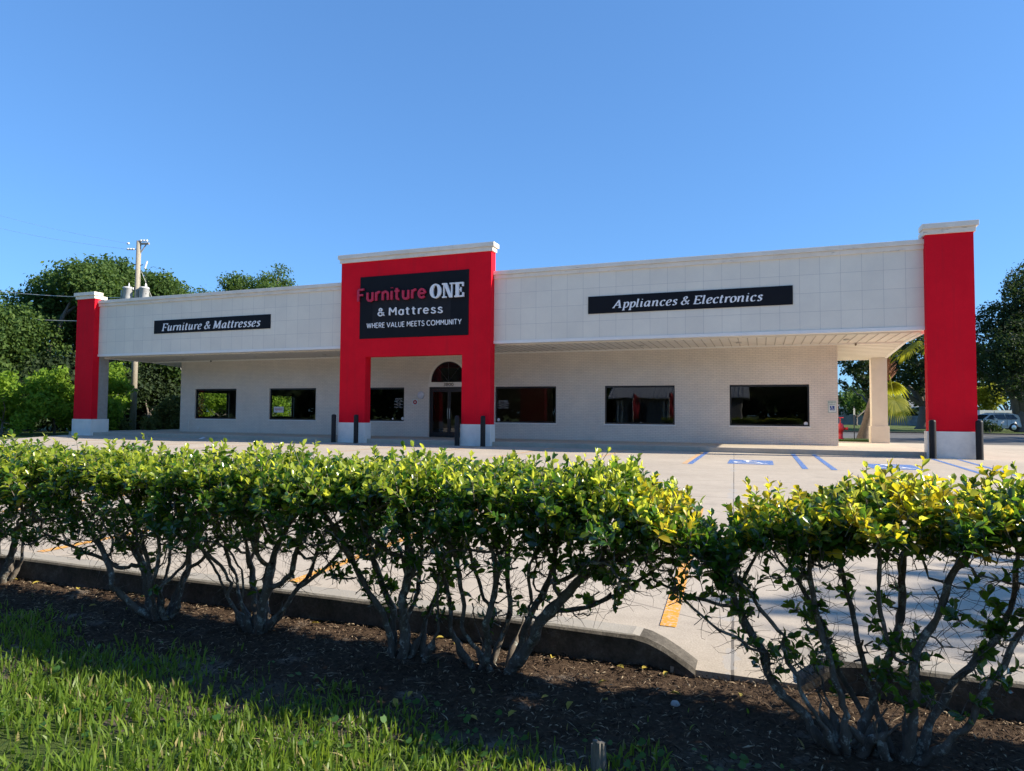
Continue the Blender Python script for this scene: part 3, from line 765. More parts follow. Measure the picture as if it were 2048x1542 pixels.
b = MB(); b.prism([(.364, 3.932), (W, 3.932), (7.28, zside(7.28) + .062), (7.28, 4.5), (.364, 4.5)], 'x', -35.34, -35.10); b.box(-35.10, UL, 7.05, 7.279, 3.662, 4.5); b.build('side_fascia', M['panel'], store)
PL, PR = -20.706, -13.90
for x0, x1 in ((-35.31, PL + .002), (PR - .002, 0.50)):
    b = MB(); b.box(x0, x1, 0.0, 0.36, 3.96, 6.46); f = b.build('fascia', M['panel'], store)
    f2 = MB(); f2.box(x0, x1, -.028, 0.30, 3.935, 4.045); sub_parent(f2.build('bottom_trim', M['trim'], store), f)
    f3 = MB(); f3.box(x0, x1, -.06, 0.38, 6.45, 6.592); f3.box(x0, x1, -.12, 0.42, 6.594, 6.742); sub_parent(f3.build('cornice', M['cornice'], store, bevel=.008), f)
b = MB()
mdl = plain('downlight_trim', (0.5, 0.48, 0.45), 0.5)
for x in (-31.5, -27, -23, -12, -8.5, -5, -1.5): b = MB(); b.lathe([(.10, -.001), (.10, -.018), (.07, -.02)], (x, 1.7, ZS - .022), 16); b.build('soffit_downlight', mdl, store)
b = MB(); b.box(-32.55, -32.50, W - .04, W, .6, .7); b.box(-31.9, -31.8, W - .05, W, .3, .42)
b.tube([(-32.52, W - .03, .2), (-32.52, W - .03, .85)], .012, 6)
b.build('outlet_conduit', M['soffit'], store)
b = MB(); b.lathe([(.03, 0), (.035, -.06), (.0, -.09)], (-30.9, W - .25, ZS - .03), 10); b.build('security_camera', M['black_metal'], store)
b = MB(); b.lathe([(.03, 0), (.035, -.06), (.0, -.09)], (-1.05, W - .1, ZS - .03), 10); b.build('security_camera', plain('brown_camera', (0.2, 0.15, 0.1), 0.5), store)

# entrance portal
b = MB(); d0, d1 = -.32, .09
b.box(PL, -19.466, d0, d1, .16, 3.536); b.box(-15.10, PR, d0, d1, .16, 3.536); b.box(PL, PR, d0, d1, 3.536, 7.49)
portal = b.build('entrance_portal', M['red'], store)
me = portal.data
for x0, x1 in ((PL - .03, -19.436), (-15.13, PR + .03)):
    b = MB(); b.box(x0, x1, d0 - .03, d1 + .03, -.02, .825); sub_parent(b.build('portal_base', M['base_white'], store, bevel=.006), portal)
b = MB(); b.box(PL - .06, PR + .075, d0 - .06, d1 - .02, 7.485, 7.645); b.box(PL - .12, PR + .145, d0 - .125, d1 + .02, 7.647, 7.812)
sub_parent(b.build('portal_cap', M['cornice'], store, bevel=.006), portal)

def end_pillar(x0, x1, back, y1):
    b = MB(); b.box(x0, x1, -.27, y1, .16, 6.83); o = b.build('end_pillar', M['red'], store)
    b = MB(); b.box(x0 - .045, x1 + .045, -.31, back, -.02, .81); sub_parent(b.build('pillar_base', M['base_white'], store, bevel=.006), o)
    b = MB(); b.box(x0 - .055, x1 + .05, -.33, y1 + .30, 6.825, 6.985); b.box(x0 - .10, x1 + .115, -.40, y1 + .02, 6.987, 7.145); sub_parent(b.build('pillar_cap', M['cornice'], store, bevel=.006), o)
    return o
end_pillar(.49, 1.75, .12, .08)
lp = end_pillar(-36.54, -35.30, .66, .06)
b = MB(); b.box(-36.44, -35.33, .062, .62, .812, 6.8); b.build('corner_column', plain('grey_column', (0.34, 0.32, 0.29), 0.8, 0.2), store)  # one even grey, darker than the beige rear column
b = MB(); b.box(-.05, .52, 6.72, 7.2, .80, 3.835); cc = b.build('rear_column', M['beige'], store)
b = MB(); b.box(-.10, .57, 6.67, 7.25, .10, .85); sub_parent(b.build('column_base', M['beige'], store, bevel=.006), cc)
# ceiling lamp inside, seen through a window
lampm = NT('lamp_tube'); lampm.p.inputs['Emission Color'].default_value = (1, .9, .75, 1); lampm.p.inputs['Emission Strength'].default_value = 6
b = MB(); b.box(-15.4, -14.4, 9.0, 9.12, 3.3, 3.36); b.build('ceiling_lamp', lampm.m, store)

# ------------------------------------------------------------------ signs
s1 = empty('main_sign', (-17.3, d0, 5.55), 'big black shop sign on the red portal reading Furniture ONE & Mattress', 'sign')
b = MB(); b.box(-19.76, -14.83, d0 - .025, d0 - .001, 4.275, 6.835); b.build('sign_panel', M['sign_black'], s1)
b = MB(); sans_word(b, 'Furniture', -19.84, -16.64, 5.775, 6.345, d0 - .13, .07, .25, .34); b.build('red_lettering', M['letter_red'], s1)
b = MB()
def ring(b, cx, cz, ro, rzo, ri, rzi, y0, y1, n=28):
    vs = []; fs = []
    for k in range(n):
        t = 2 * math.pi * k / n; c_, s_ = math.cos(t), math.sin(t)
        for (rx, rz) in ((ro, rzo), (ri, rzi)):
            for y in (y0, y1): vs.append((cx + rx * c_, y, cz + rz * s_))
    for k in range(n):
        j = 4 * k; q = 4 * ((k + 1) % n)
        fs += [(j, j + 2, q + 2, q), (j, q, q + 1, j + 1), (j + 2, j + 3, q + 3, q + 2)]
    b.add(vs, fs)
zb, zt = 5.76, 6.335; yf, yb = d0 - .13, d0 - .05
ring(b, -16.225, (zb + zt) / 2, .255, (zt - zb) / 2, .10, (zt - zb) / 2 - .055, yf, yb)
def bx(x0, x1, z0, z1, k=0): b.box(x0, x1, yf - .0012 * k, yb, z0, z1)
n0 = -15.93
bx(n0 + .05, n0 + .10, zb + .05, zt - .05); bx(n0, n0 + .18, zb, zb + .055, 1); bx(n0 - .01, n0 + .14, zt - .055, zt, 2)
b.prism([(n0 + .05, zt), (n0 + .20, zt), (n0 + .44, zb), (n0 + .31, zb)], 'y', yf - .003, yb)
bx(n0 + .385, n0 + .435, zb + .02, zt - .05); bx(n0 + .32, n0 + .50, zt - .055, zt, 1)
e0 = -15.40
bx(e0 + .05, e0 + .19, zb + .05, zt - .05); bx(e0, e0 + .40, zb, zb + .06, 1); bx(e0, e0 + .385, zt - .06, zt, 1); bx(e0 + .19, e0 + .28, zb + .26, zb + .315, 2)
bx(e0 + .335, e0 + .40, zb + .06, zb + .17, 0); bx(e0 + .325, e0 + .385, zt - .16, zt - .06, 0); bx(e0 + .25, e0 + .29, zb + .2, zb + .38, 0)
b.build('white_serif_lettering', M['letter_white'], s1)
b = MB(); sans_word(b, '& Mattress', -18.875, -15.925, 5.165, 5.51, d0 - .085, .05, .19, .42, .35); b.build('white_lettering', M['letter_white'], s1)
b = MB(); sans_word(b, 'WHERE VALUE MEETS COMMUNITY', -19.41, -15.115, 4.695, 4.92, d0 - .045, .015, .22, .32, .55); b.build('white_lettering', M['letter_white'], s1)
fadm = plain('faded_old_sign_patch', (0.017, 0.018, 0.021), 0.6, 0.15, var=0.2, scale=3)
b = MB(); b.box(-19.15, -15.6, d0 - .0275, d0 - .026, 4.85, 6.10); b.build('faded_patch', fadm, s1)
for nm, txt, (x0, x1, z0, z1), (t0, t1, q0, q1), lb in (
    ('banner_sign', 'Furniture & Mattresses', (-31.56, -24.62, 4.948, 5.579), (-31.05, -25.15, 5.045, 5.42), 'long black sign on the left fascia reading Furniture & Mattresses'),
    ('banner_sign', 'Appliances & Electronics', (-10.168, -3.253, 4.917, 5.548), (-9.27, -4.17, 4.985, 5.385), 'long black sign on the right fascia reading Appliances & Electronics')):
    t = empty(nm, ((x0 + x1) / 2, 0, (z0 + z1) / 2), lb, 'sign', 'black banner signs on the fascia')
    b = MB(); b.box(x0, x1, -.03, -.001, z0, z1); b.build('sign_panel', M['sign_black'], t)
    b = MB(); serif_word(b, txt, t0, t1, q0, q1, -.036, .005); b.build('lettering', M['letter_white'], t)

# accessible parking wall sign
t = empty('parking_sign', (-1.835, W, 1.585), 'small white and green reserved parking sign with wheelchair symbol at the brick corner', 'sign')
gm = plain('green_sign_ink', (0.03, 0.18, 0.10), .5); bm = plain('blue_sign_ink', (0.015, 0.06, 0.25), .5); wm = plain('sign_white', (0.68, 0.72, 0.68), .45)
b = MB(); b.box(-1.978, -1.692, W - .012, W - .001, 1.367, 1.804); b.build('sign_plate', wm, t)
b = MB(); yv = W - .0135
for q in ((-1.97, -1.70, 1.375, 1.385), (-1.97, -1.70, 1.786, 1.796), (-1.97, -1.96, 1.385, 1.786), (-1.71, -1.70, 1.385, 1.786)): b.box(q[0], q[1], yv, yv + .001, q[2], q[3])
V, F = sans('RESERVED', .012, 0); fit_text(b, V, F, -1.95, -1.72, 1.715, 1.77, yv, 0)
V, F = sans('PARKING', .012, 0); fit_text(b, V, F, -1.93, -1.74, 1.65, 1.695, yv, 0); b.build('green_lettering', gm, t)
b = MB(); b.box(-1.912, -1.758, yv, yv + .001, 1.455, 1.615); sy = b.build('blue_square', bm, t)
b = MB(); wheelchair(lambda x, y, k: (-1.912 + .154 * x, yv - .001 - .0004 * k, 1.455 + .16 * y), 0, b.add); b.build('wheelchair_symbol', M['letter_white'], t)
# square notice and round lamp by the door
t = empty('notice_plate', (-19.035, W, 1.73), 'square white notice with a red disc left of the entrance door', 'sign')
b = MB(); b.box(-19.17, -18.90, W - .012, W - .001, 1.605, 1.86); b.build('plate', wm, t)
b = MB(); b.lathe([(.10, 0), (.10, -.002)], (-19.035, W - .0125, 1.732), 24, 'y'); b.build('red_disc', plain('red_ink', (.42, .03, .04), .5), t)
b = MB(); b.prism([(-19.075, 1.732), (-19.035, 1.785), (-18.995, 1.732), (-19.035, 1.68)], 'y', W - .0165, W - .0148); b.build('white_mark', wm, t)
b = MB(); b.smooth = True; b.lathe([(.175, 0), (.175, -.03), (.165, -.05), (.12, -.075), (.05, -.085), (.001, -.087)], (-18.735, W - .001, 2.055), 28, 'y')
tag(b.build('wall_lamp', plain('opal_lamp_cover', (.62, .64, .70), .4), None, (-18.735, W, 2.055)), 'round white bulkhead lamp on the grey brick beside the entrance', 'lamp')

# ------------------------------------------------------------------ bollards
def bollard_mesh():
    b = MB(); b.smooth = True
    b.lathe([(.098, -.02), (.098, .0), (.095, .03), (.095, 1.09), (.09, 1.125), (.07, 1.15), (.035, 1.163), (.001, 1.166)], (0, 0, 0), 20)
    return b
bl = [((-20.83, -.5), 'black bollard at the left edge of the left portal leg'), ((-19.66, -.62), 'black bollard in front of the left portal leg'),
      ((-15.18, -.52), 'black bollard at the left edge of the right portal leg, before the door'), ((-14.06, -.62), 'black bollard in front of the right portal leg'),
      ((.535, -.52), 'black bollard in front of the left edge of the right end pillar'), ((1.72, -.52), 'black bollard in front of the right edge of the right end pillar')]
b0 = bollard_mesh().build('bollard', M['black_plastic'], None, (0, 0, 0))
for i, ((x, y), lb) in enumerate(bl):
    o = b0 if i == 0 else b0.copy()
    if i: sc.collection.objects.link(o)
    o.location = (x, y, 0); tag(o, lb, 'bollard', 'black bollards guarding the red pillars')
b = MB(); b.add([(-27.9, -.1 - .6, .01), (-27.65, -.72, .012), (-27.62, -.55, .05), (-27.8, -.5, .09), (-27.95, -.56, .03)], [(0, 1, 2, 3, 4), (4, 3, 2, 1, 0)])
tag(b.build('litter', M['letter_white'], None, (-27.8, -.6, 0)), 'crumpled scrap of white paper on the shaded pavement', 'litter')

# ------------------------------------------------------------------ trees
def leaf_quads(P, N, size, rng, aspect=0.55):
    n = len(P)
    r = rng.normal(size=(n, 3)); N = N + 0.9 * r; N /= np.linalg.norm(N, axis=1, keepdims=True)
    a = rng.normal(size=(n, 3)); a -= N * (a * N).sum(1, keepdims=True); a /= np.linalg.norm(a, axis=1, keepdims=True)
    b = np.cross(N, a); s = (size * rng.uniform(.6, 1.35, n))[:, None]
    V = np.stack([P - a * s, P + b * s * aspect + N * s * .12, P + a * s, P - b * s * aspect + N * s * .12], 1).reshape(-1, 3)
    F = np.arange(4 * n).reshape(n, 4)
    return V, F
def crown_points(blobs, n, rng, clump=10, spread=.32, fill=.55):
    w = np.array([b[3] ** 2 for b in blobs]); w = w / w.sum(); P = []; N = []
    nc = max(1, n // clump)
    for (cx, cy, cz, r), wi in zip(blobs, w):
        k = max(3, int(nc * wi))
        d = rng.normal(size=(k, 3)); d /= np.linalg.norm(d, axis=1, keepdims=True)
        ph = rng.uniform(0, 6, 6)
        lump = 1 + .16 * np.sin(d[:, 0] * 5 + ph[0]) * np.sin(d[:, 1] * 5 + ph[1]) + .12 * np.sin(d[:, 2] * 8 + ph[2])
        rr = r * lump * (fill + (1.02 - fill) * rng.uniform(0, 1, k) ** .45)
        c = np.array((cx, cy, cz)) + d * rr[:, None] * np.array((1, 1, .85))
        sp = spread * rng.uniform(.6, 1.3, (k, 1, 1))
        q = c[:, None, :] + np.clip(rng.normal(size=(k, clump, 3)), -1.5, 1.5) * sp
        P.append(q.reshape(-1, 3)); N.append(np.repeat(d, clump, 0))
    return np.concatenate(P), np.concatenate(N)
def limb(b, p0, p1, r0, r1, rng, n=6, wob=.08):
    p0, p1 = np.array(p0, float), np.array(p1, float); L = np.linalg.norm(p1 - p0); path = []; rad = []
    for i in range(n + 1):
        t = i / n; q = p0 + (p1 - p0) * t + rng.normal(size=3) * wob * L * .35 * math.sin(math.pi * t); q[2] += .10 * L * math.sin(math.pi * t) * (0.5 if p1[2] > p0[2] else 0)
        path.append(q); rad.append(r0 + (r1 - r0) * t)
    b.tube(path, rad, 8)
    return path
def tree(name, label, cat, base, blobs, n, size, mat, tr=.25, seed=1, group=None, bark='bark', clump=10, spread=.24, fill=.5, fork=.45, extra=None):
    rng = np.random.default_rng(seed)
    t = empty(name, base, label, cat, group)
    P, N = crown_points(blobs, n, rng, clump, spread, fill)
    lo = base[2] + .05; keep = P[:, 2] > lo; P, N = P[keep], N[keep]
    V, F = leaf_quads(P, N, size, rng)
    V = V - np.array(base)
    link_mesh('crown', np_mesh('crown', V, F), mat, t)
    b = MB(); b.smooth = True
    cen = np.average(np.array([q[:3] for q in blobs]), 0, [q[3] for q in blobs])
    fp = np.array(base) + (cen - np.array(base)) * fork * np.array((.6, .6, 1)); 
    b.tube([(base[0], base[1], base[2] - .1), (base[0], base[1], base[2] + .1)] + limb_path(base, fp, rng), [tr * 1.45, tr * 1.25] + [tr * (1 - .08 * i) for i in range(5)], 10)
    for q in blobs:
        if q[3] > 0.25: limb(b, fp - np.array((0, 0, .1)), np.array(q[:3]) - np.array((0, 0, q[3] * .2)), tr * .5, tr * .1, rng)
    if extra: extra(b, rng)
    b.build('trunk', M[bark], t, base)
    return t
def limb_path(p0, p1, rng):
    p0, p1 = np.array(p0, float), np.array(p1, float)
    return [tuple(p0 + (p1 - p0) * s + np.array((rng.normal() * .06, rng.normal() * .06, 0)) * np.linalg.norm(p1 - p0) * .4 * math.sin(math.pi * s) + np.array((0, 0, .25 * (1 - s)))) for s in (0, .25, .5, .75, 1)]
def blob(px, py, rpx, dist, dd=0):
    p = at(px, py, dist + dd); return (p[0], p[1], p[2], rpx * float((p - CAM) @ cf) / FX)
def blobs_at(lst, dist, seed=0):
    rr = random.Random(seed); out = []
    for px, py, r in lst:
        out.append(blob(px, py, r, dist, rr.uniform(-.05, .06) * dist))
    return out
def gbase(px, dist):
    p = at(px, 830, dist); return (p[0], p[1], -.07)
GL_ = 'trees behind the left end of the shop'
tree('oak_tree', 'tall dark oak leftmost behind the red pillar, crown running out of frame', 'tree', gbase(60, 53), blobs_at([(30, 660, 55), (75, 625, 55), (120, 590, 55), (160, 560, 45), (195, 545, 30), (60, 700, 70), (0, 690, 60), (140, 655, 60), (-60, 680, 80), (20, 760, 60)], 53, 1), 42000, .125, M['oak_leaf'], .42, 11, GL_)
tree('oak_tree', 'tall oak whose domed crown rises right behind the utility pole', 'tree', gbase(225, 54), blobs_at([(228, 556, 40), (255, 575, 42), (200, 590, 45), (240, 630, 55), (190, 650, 50), (270, 680, 50), (230, 730, 45)], 54, 2), 34000, .125, M['oak_leaf'], .4, 12, GL_)
tree('oak_tree', 'oak with rounded crown just right of the pole transformers', 'tree', gbase(330, 55), blobs_at([(318, 575, 32), (340, 590, 34), (362, 605, 20), (372, 592, 10), (325, 640, 55), (300, 700, 50), (345, 720, 55), (390, 660, 40), (420, 720, 50)], 55, 3), 34000, .125, M['oak_leaf'], .4, 13, GL_)
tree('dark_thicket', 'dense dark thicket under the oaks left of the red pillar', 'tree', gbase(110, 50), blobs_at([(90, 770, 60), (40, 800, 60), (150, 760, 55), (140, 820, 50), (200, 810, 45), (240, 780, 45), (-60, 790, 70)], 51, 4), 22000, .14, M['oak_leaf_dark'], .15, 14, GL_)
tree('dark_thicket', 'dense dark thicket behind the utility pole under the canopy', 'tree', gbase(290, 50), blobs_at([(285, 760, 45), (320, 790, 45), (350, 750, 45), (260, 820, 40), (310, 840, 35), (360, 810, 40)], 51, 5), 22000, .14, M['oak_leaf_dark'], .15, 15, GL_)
GS = 'shrubs in front of the oaks'
tree('shrub', 'bright yellow-green shrub at the left picture edge', 'shrub', gbase(5, 43), blobs_at([(5, 800, 35), (25, 830, 32), (-25, 790, 45), (45, 845, 22), (10, 765, 22)], 43, 6), 4500, .11, M['shrub_leaf'], .06, 16, GS, clump=14, spread=.17, fill=.35)
tree('shrub', 'bright green shrub with upright shoots just left of the red pillar', 'shrub', gbase(110, 44), blobs_at([(75, 775, 22), (105, 770, 24), (130, 790, 28), (95, 810, 30), (135, 830, 25), (65, 820, 22), (118, 745, 12), (85, 750, 10)], 44, 7), 5200, .11, M['shrub_leaf'], .06, 17, GS, clump=14, spread=.17, fill=.35)
tree('shrub', 'bright green shrub between the red pillar and the utility pole', 'shrub', gbase(230, 44.5), blobs_at([(222, 765, 26), (238, 800, 25), (220, 820, 25), (235, 740, 14), (215, 850, 18), (248, 775, 14)], 44.5, 8), 4200, .11, M['shrub_leaf'], .06, 18, GS, clump=14, spread=.17, fill=.35)
tree('shrub', 'olive brush with bare twigs right of the utility pole foot', 'shrub', gbase(325, 44), blobs_at([(325, 835, 22), (345, 815, 22), (300, 850, 16), (350, 845, 20)], 44, 9), 3200, .10, M['olive_leaf'], .05, 19, GS, clump=14, spread=.17, fill=.35)
tree('shrub', 'low olive brush between red pillar and pole', 'shrub', gbase(222, 43.5), blobs_at([(218, 850, 14), (240, 855, 12), (205, 845, 12)], 43.5, 10), 1500, .10, M['olive_leaf'], .04, 20, GS, clump=8, spread=.18)
tree('oak_tree', 'treetop with a wispy tip showing above the roof left of the portal', 'tree', gbase(520, 66), blobs_at([(465, 568, 20), (485, 572, 22), (515, 575, 16), (535, 562, 16), (560, 542, 9), (568, 570, 16), (540, 590, 25), (480, 600, 30), (577, 545, 4), (405, 592, 12), (430, 600, 14)], 66, 11), 9000, .12, M['oak_leaf'], .4, 21, GL_, clump=9, spread=.3)
tree('dark_thicket', 'dark leafy growth beyond the shop corner, seen through the left window', 'tree', gbase(450, 68), blobs_at([(400, 770, 50), (450, 760, 55), (500, 780, 50), (540, 780, 55), (430, 815, 45), (490, 825, 45), (580, 790, 50), (350, 780, 50)], 68, 25), 12000, .2, M['oak_leaf'], .15, 64, GL_)
tree('shrub', 'sunny shrub beyond the shop corner, seen through the left window', 'shrub', gbase(425, 62), blobs_at([(400, 800, 22), (430, 795, 24), (455, 800, 24), (550, 800, 24), (480, 812, 20), (415, 820, 20), (520, 808, 22), (565, 815, 20)], 62, 26), 6000, .12, M['shrub_leaf'], .06, 65, GS, clump=14, spread=.17, fill=.35)
# right side
GR = 'trees behind the right end of the shop'
def oak_limbs(b, rng):
    base = at(2030, 862, 75); base[2] = 0
    for pts, r0, r1 in (([(2040, 850), (2030, 800), (2014, 775), (1985, 755), (1960, 735)], .44, .12), ([(2044, 840), (2046, 790), (2036, 735), (2030, 715), (2000, 700), (1970, 700)], .4, .1), ([(2040, 840), (2055, 780), (2075, 720)], .36, .12), ([(2020, 780), (2030, 755), (2026, 742)], .14, .05)):
        b.tube([tuple(at(x, y, 74.5 + .02 * (y - 800))) for x, y in pts], [r0 + (r1 - r0) * i / (len(pts) - 1) for i in range(len(pts))], 8)
tree('live_oak', 'big spreading live oak with forked pale trunk right of the red end pillar', 'tree', tuple(np.append(at(2046, 862, 75)[:2], 0)), blobs_at([(1995, 640, 40), (1972, 690, 38), (2030, 615, 40), (2060, 575, 40), (2005, 700, 45), (1965, 650, 18), (2050, 680, 60), (2100, 640, 80), (2120, 740, 80), (1970, 735, 28), (2080, 560, 50), (2028, 580, 18), (2020, 760, 40), (2040, 650, 45), (2000, 735, 38)], 75, 12), 34000, .13, M['oak_leaf_dark'], .5, 22, GR, extra=oak_limbs, fork=.3)
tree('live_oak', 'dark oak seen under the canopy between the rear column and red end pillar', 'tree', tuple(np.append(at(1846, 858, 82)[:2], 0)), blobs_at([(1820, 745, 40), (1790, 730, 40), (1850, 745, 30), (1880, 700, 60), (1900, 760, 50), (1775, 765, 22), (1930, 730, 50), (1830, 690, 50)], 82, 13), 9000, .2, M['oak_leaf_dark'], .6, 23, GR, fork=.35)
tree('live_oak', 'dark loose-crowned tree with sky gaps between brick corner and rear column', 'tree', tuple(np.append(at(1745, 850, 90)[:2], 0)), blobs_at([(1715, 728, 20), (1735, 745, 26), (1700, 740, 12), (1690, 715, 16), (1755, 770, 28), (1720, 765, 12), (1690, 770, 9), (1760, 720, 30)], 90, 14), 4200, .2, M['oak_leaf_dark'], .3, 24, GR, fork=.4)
tree('round_tree', 'small grey-green round tree beyond the road, framed by brick corner and rear column', 'tree', tuple(np.append(at(1712, 848, 104)[:2], 0)), blobs_at([(1708, 790, 20), (1725, 798, 18), (1692, 800, 16), (1712, 812, 16), (1740, 805, 15)], 104, 15), 3600, .2, M['oak_leaf'], .2, 25, GR, fork=.3)
tree('yellow_tree', 'yellow-green leafy tree in sun behind the silver car', 'tree', tuple(np.append(at(1985, 850, 86)[:2], 0)), blobs_at([(1985, 785, 18), (1972, 800, 15), (1995, 795, 12), (1978, 812, 12), (1965, 785, 12)], 86, 16), 2600, .17, M['yellow_tree_leaf'], .14, 26, GR, fork=.3)
tree('shrub', 'low dark bush in front of the silver car', 'shrub', tuple(np.append(at(1980, 858, 70)[:2], 0)), blobs_at([(1972, 852, 10), (1988, 855, 9), (1963, 855, 9)], 70, 29), 900, .1, M['oak_leaf_dark'], .05, 66, GR, clump=6, spread=.15)
tree('live_oak', 'far dark tree line crown behind the white van', 'tree', tuple(np.append(at(2020, 850, 112)[:2], 0)), blobs_at([(2010, 780, 35), (2040, 770, 40), (1960, 790, 30), (1985, 770, 25)], 112, 17), 4200, .25, M['oak_leaf_dark'], .3, 27, GR, fork=.3)
tree('live_oak', 'distant dark trees low behind the far wall', 'tree', tuple(np.append(at(1790, 850, 122)[:2], 0)), blobs_at([(1790, 800, 40), (1840, 800, 40), (1745, 800, 25), (1690, 815, 20), (1890, 800, 40)], 122, 18), 5200, .25, M['oak_leaf_dark'], .3, 28, GR, fork=.3)
# trees beside and behind the photographer: they shade the lot and show as reflections in the shop windows
tree('shade_oak', 'roadside oak whose shadow falls on the lot behind the yellow hedge', 'tree', (9.6, -15.4, -.02), [(9.3, -15.6, 5.8, 1.3), (10.9, -15.2, 6.6, 1.5), (10.2, -16.2, 7.4, 1.1), (8.4, -15.2, 4.9, .8), (12.2, -16, 5.6, 1.3)], 2400, .14, M['oak_leaf_dark'], .2, 31, 'trees shading the pavement', clump=8)
tree('shade_oak', 'oak whose shadow stripes the road beside the end pillar', 'tree', (17, 20, -.02), [(16, 20, 6, 2.4), (18, 21, 7, 2.6), (17, 18, 8, 2), (19, 19, 5, 2), (15, 22, 5, 1.8)], 3600, .2, M['oak_leaf_dark'], .3, 32, 'trees shading the pavement', clump=8)
tree('shade_oak', 'oak beyond the side road, its shadow across the asphalt', 'tree', (24, 26, -.02), [(23, 26, 6, 2.8), (26, 27, 7, 3), (25, 24, 8, 2.4), (22, 28, 5, 2.4)], 3600, .22, M['oak_leaf_dark'], .3, 33, 'trees shading the pavement', clump=8)
rb = random.Random(9)
for i, (x, y, h, r) in enumerate([(-122, -44, 11, 7), (-108, -46, 11, 7), (-96, -44, 11, 6.5), (-85, -45, 10, 6), (-75, -46, 10, 5.5), (-66, -44, 9, 5), (-55, -46, 10, 5.5), (-45, -44, 9, 5), (-37, -46, 11, 5.5), (-28, -45, 10, 5), (-22, -52, 10, 5), (-10, -52, 11, 5.5), (-2, -45, 9.5, 5), (7, -46, 10, 5.5), (16, -44, 9, 5), (26, -46, 10, 5.5)]):
    tree('street_tree', 'broad dark tree across the street, reflected in the shop windows', 'tree', (x, y, -.07),
         [(x + rb.uniform(-2, 2), y + rb.uniform(-1, 1), h * .62, r), (x - r * .6, y, h * .5, r * .75), (x + r * .6, y, h * .5, r * .75), (x, y, h * .9, r * .6), (x - r * .3, y + 1, h * .28, r * .6), (x + r * .4, y + 1, h * .28, r * .6)],
         5000, .5, M['oak_leaf_dark'], .35, 40 + i, 'trees across the street', clump=7, spread=.6, fork=.3)

# fan palm
def palm():
    base = np.array((.93, 17.0, -.02)); D = 40.8
    top = at(1772, 735, D)
    t = empty('fan_palm', tuple(base), 'leaning fan palm with brown boots and drooping yellow-green fronds by the rear column', 'palm tree')
    b = MB(); b.smooth = True
    path = [tuple(base + (top - base) * s + np.array((-.15, 0, 0)) * math.sin(math.pi * s)) for s in np.linspace(0, 1, 9)]
    b.tube([(base[0], base[1], -.15)] + path, [.36, .33, .25, .2, .19, .18, .17, .17, .18, .2], 10)
    b.build('trunk', M['bark_palm'], t, tuple(base))
    rng = np.random.default_rng(77); bb = MB()
    for k in range(26):
        a = rng.uniform(0, 6.28); z = rng.uniform(-.7, .35); p = top + np.array((.14 * math.cos(a), .14 * math.sin(a), z)); q = p + np.array((math.cos(a), math.sin(a), .9)) * rng.uniform(.25, .5)
        bb.tube([p, q], [.07, .03], 5)
    bb.build('boots', M['boots'], t, tuple(base))
    def frond(tip, up, dead=False):
        hub = np.array(tip, float); out = hub - top; out /= np.linalg.norm(out)
        st = MB(); mid_ = (top + hub) / 2 + np.array((0, 0, .35))
        pts = cr_spline([top, mid_, hub], n=5); st.tube([tuple(p) for p in pts], [.035 - .002 * i for i in range(len(pts))], 6)
        st.build('petiole', M['palm_leaf'], t, tuple(base))
        n_ = np.array(up, float); n_ -= out * n_.dot(out); n_ /= np.linalg.norm(n_); side = np.cross(n_, out)
        V = []; F = []; ns = 44; R = 1.12
        for k in range(ns):
            a = math.radians(-142 + 284 * k / (ns - 1)); d = out * math.cos(a) + side * math.sin(a)
            w = np.cross(n_, d); L = R * (0.82 + .18 * math.cos(a)) * rng.uniform(.9, 1.08); prev = None
            for i, s in enumerate((0, .3, .6, .8, 1.0)):
                p = hub + d * L * s + n_ * .05 * s - np.array((0, 0, 1)) * (1.05 * L * max(0, s - .42) ** 1.8) + d * (-.2 * L * max(0, s - .5) ** 2)
                hw = (.012, .055, .05, .026, .004)[i] * 1.15
                V += [p - w * hw, p + n_ * .012, p + w * hw]
            o = (len(V) - 15)
            for i in range(4):
                F += [(o + 3 * i, o + 3 * i + 1, o + 3 * i + 4, o + 3 * i + 3), (o + 3 * i + 1, o + 3 * i + 2, o + 3 * i + 5, o + 3 * i + 4)]
        me = np_mesh('frond', np.array(V) - base, np.array(F)); link_mesh('frond', me, M['palm_dead'] if dead else M['palm_leaf'], t)
    frond(at(1788, 800, 40.0), -cf * .8 + np.array((0, 0, .6)))
    frond(at(1815, 700, 40.6), (0.1, -.3, 1)); frond(at(1860, 690, 41.2), (0.1, -.2, 1)); frond(at(1765, 690, 41.5), (-.1, 0, 1))
    frond(at(1780, 770, 42.2), (0.2, .4, .7)); frond(at(1810, 660, 42), (.3, .2, 1))
palm()
b = MB(); b.box(-2.35, 1.22, 14.6, 17.1, -.06, .03)
tag(b.build('grass_island', M['ground']), kind=S)

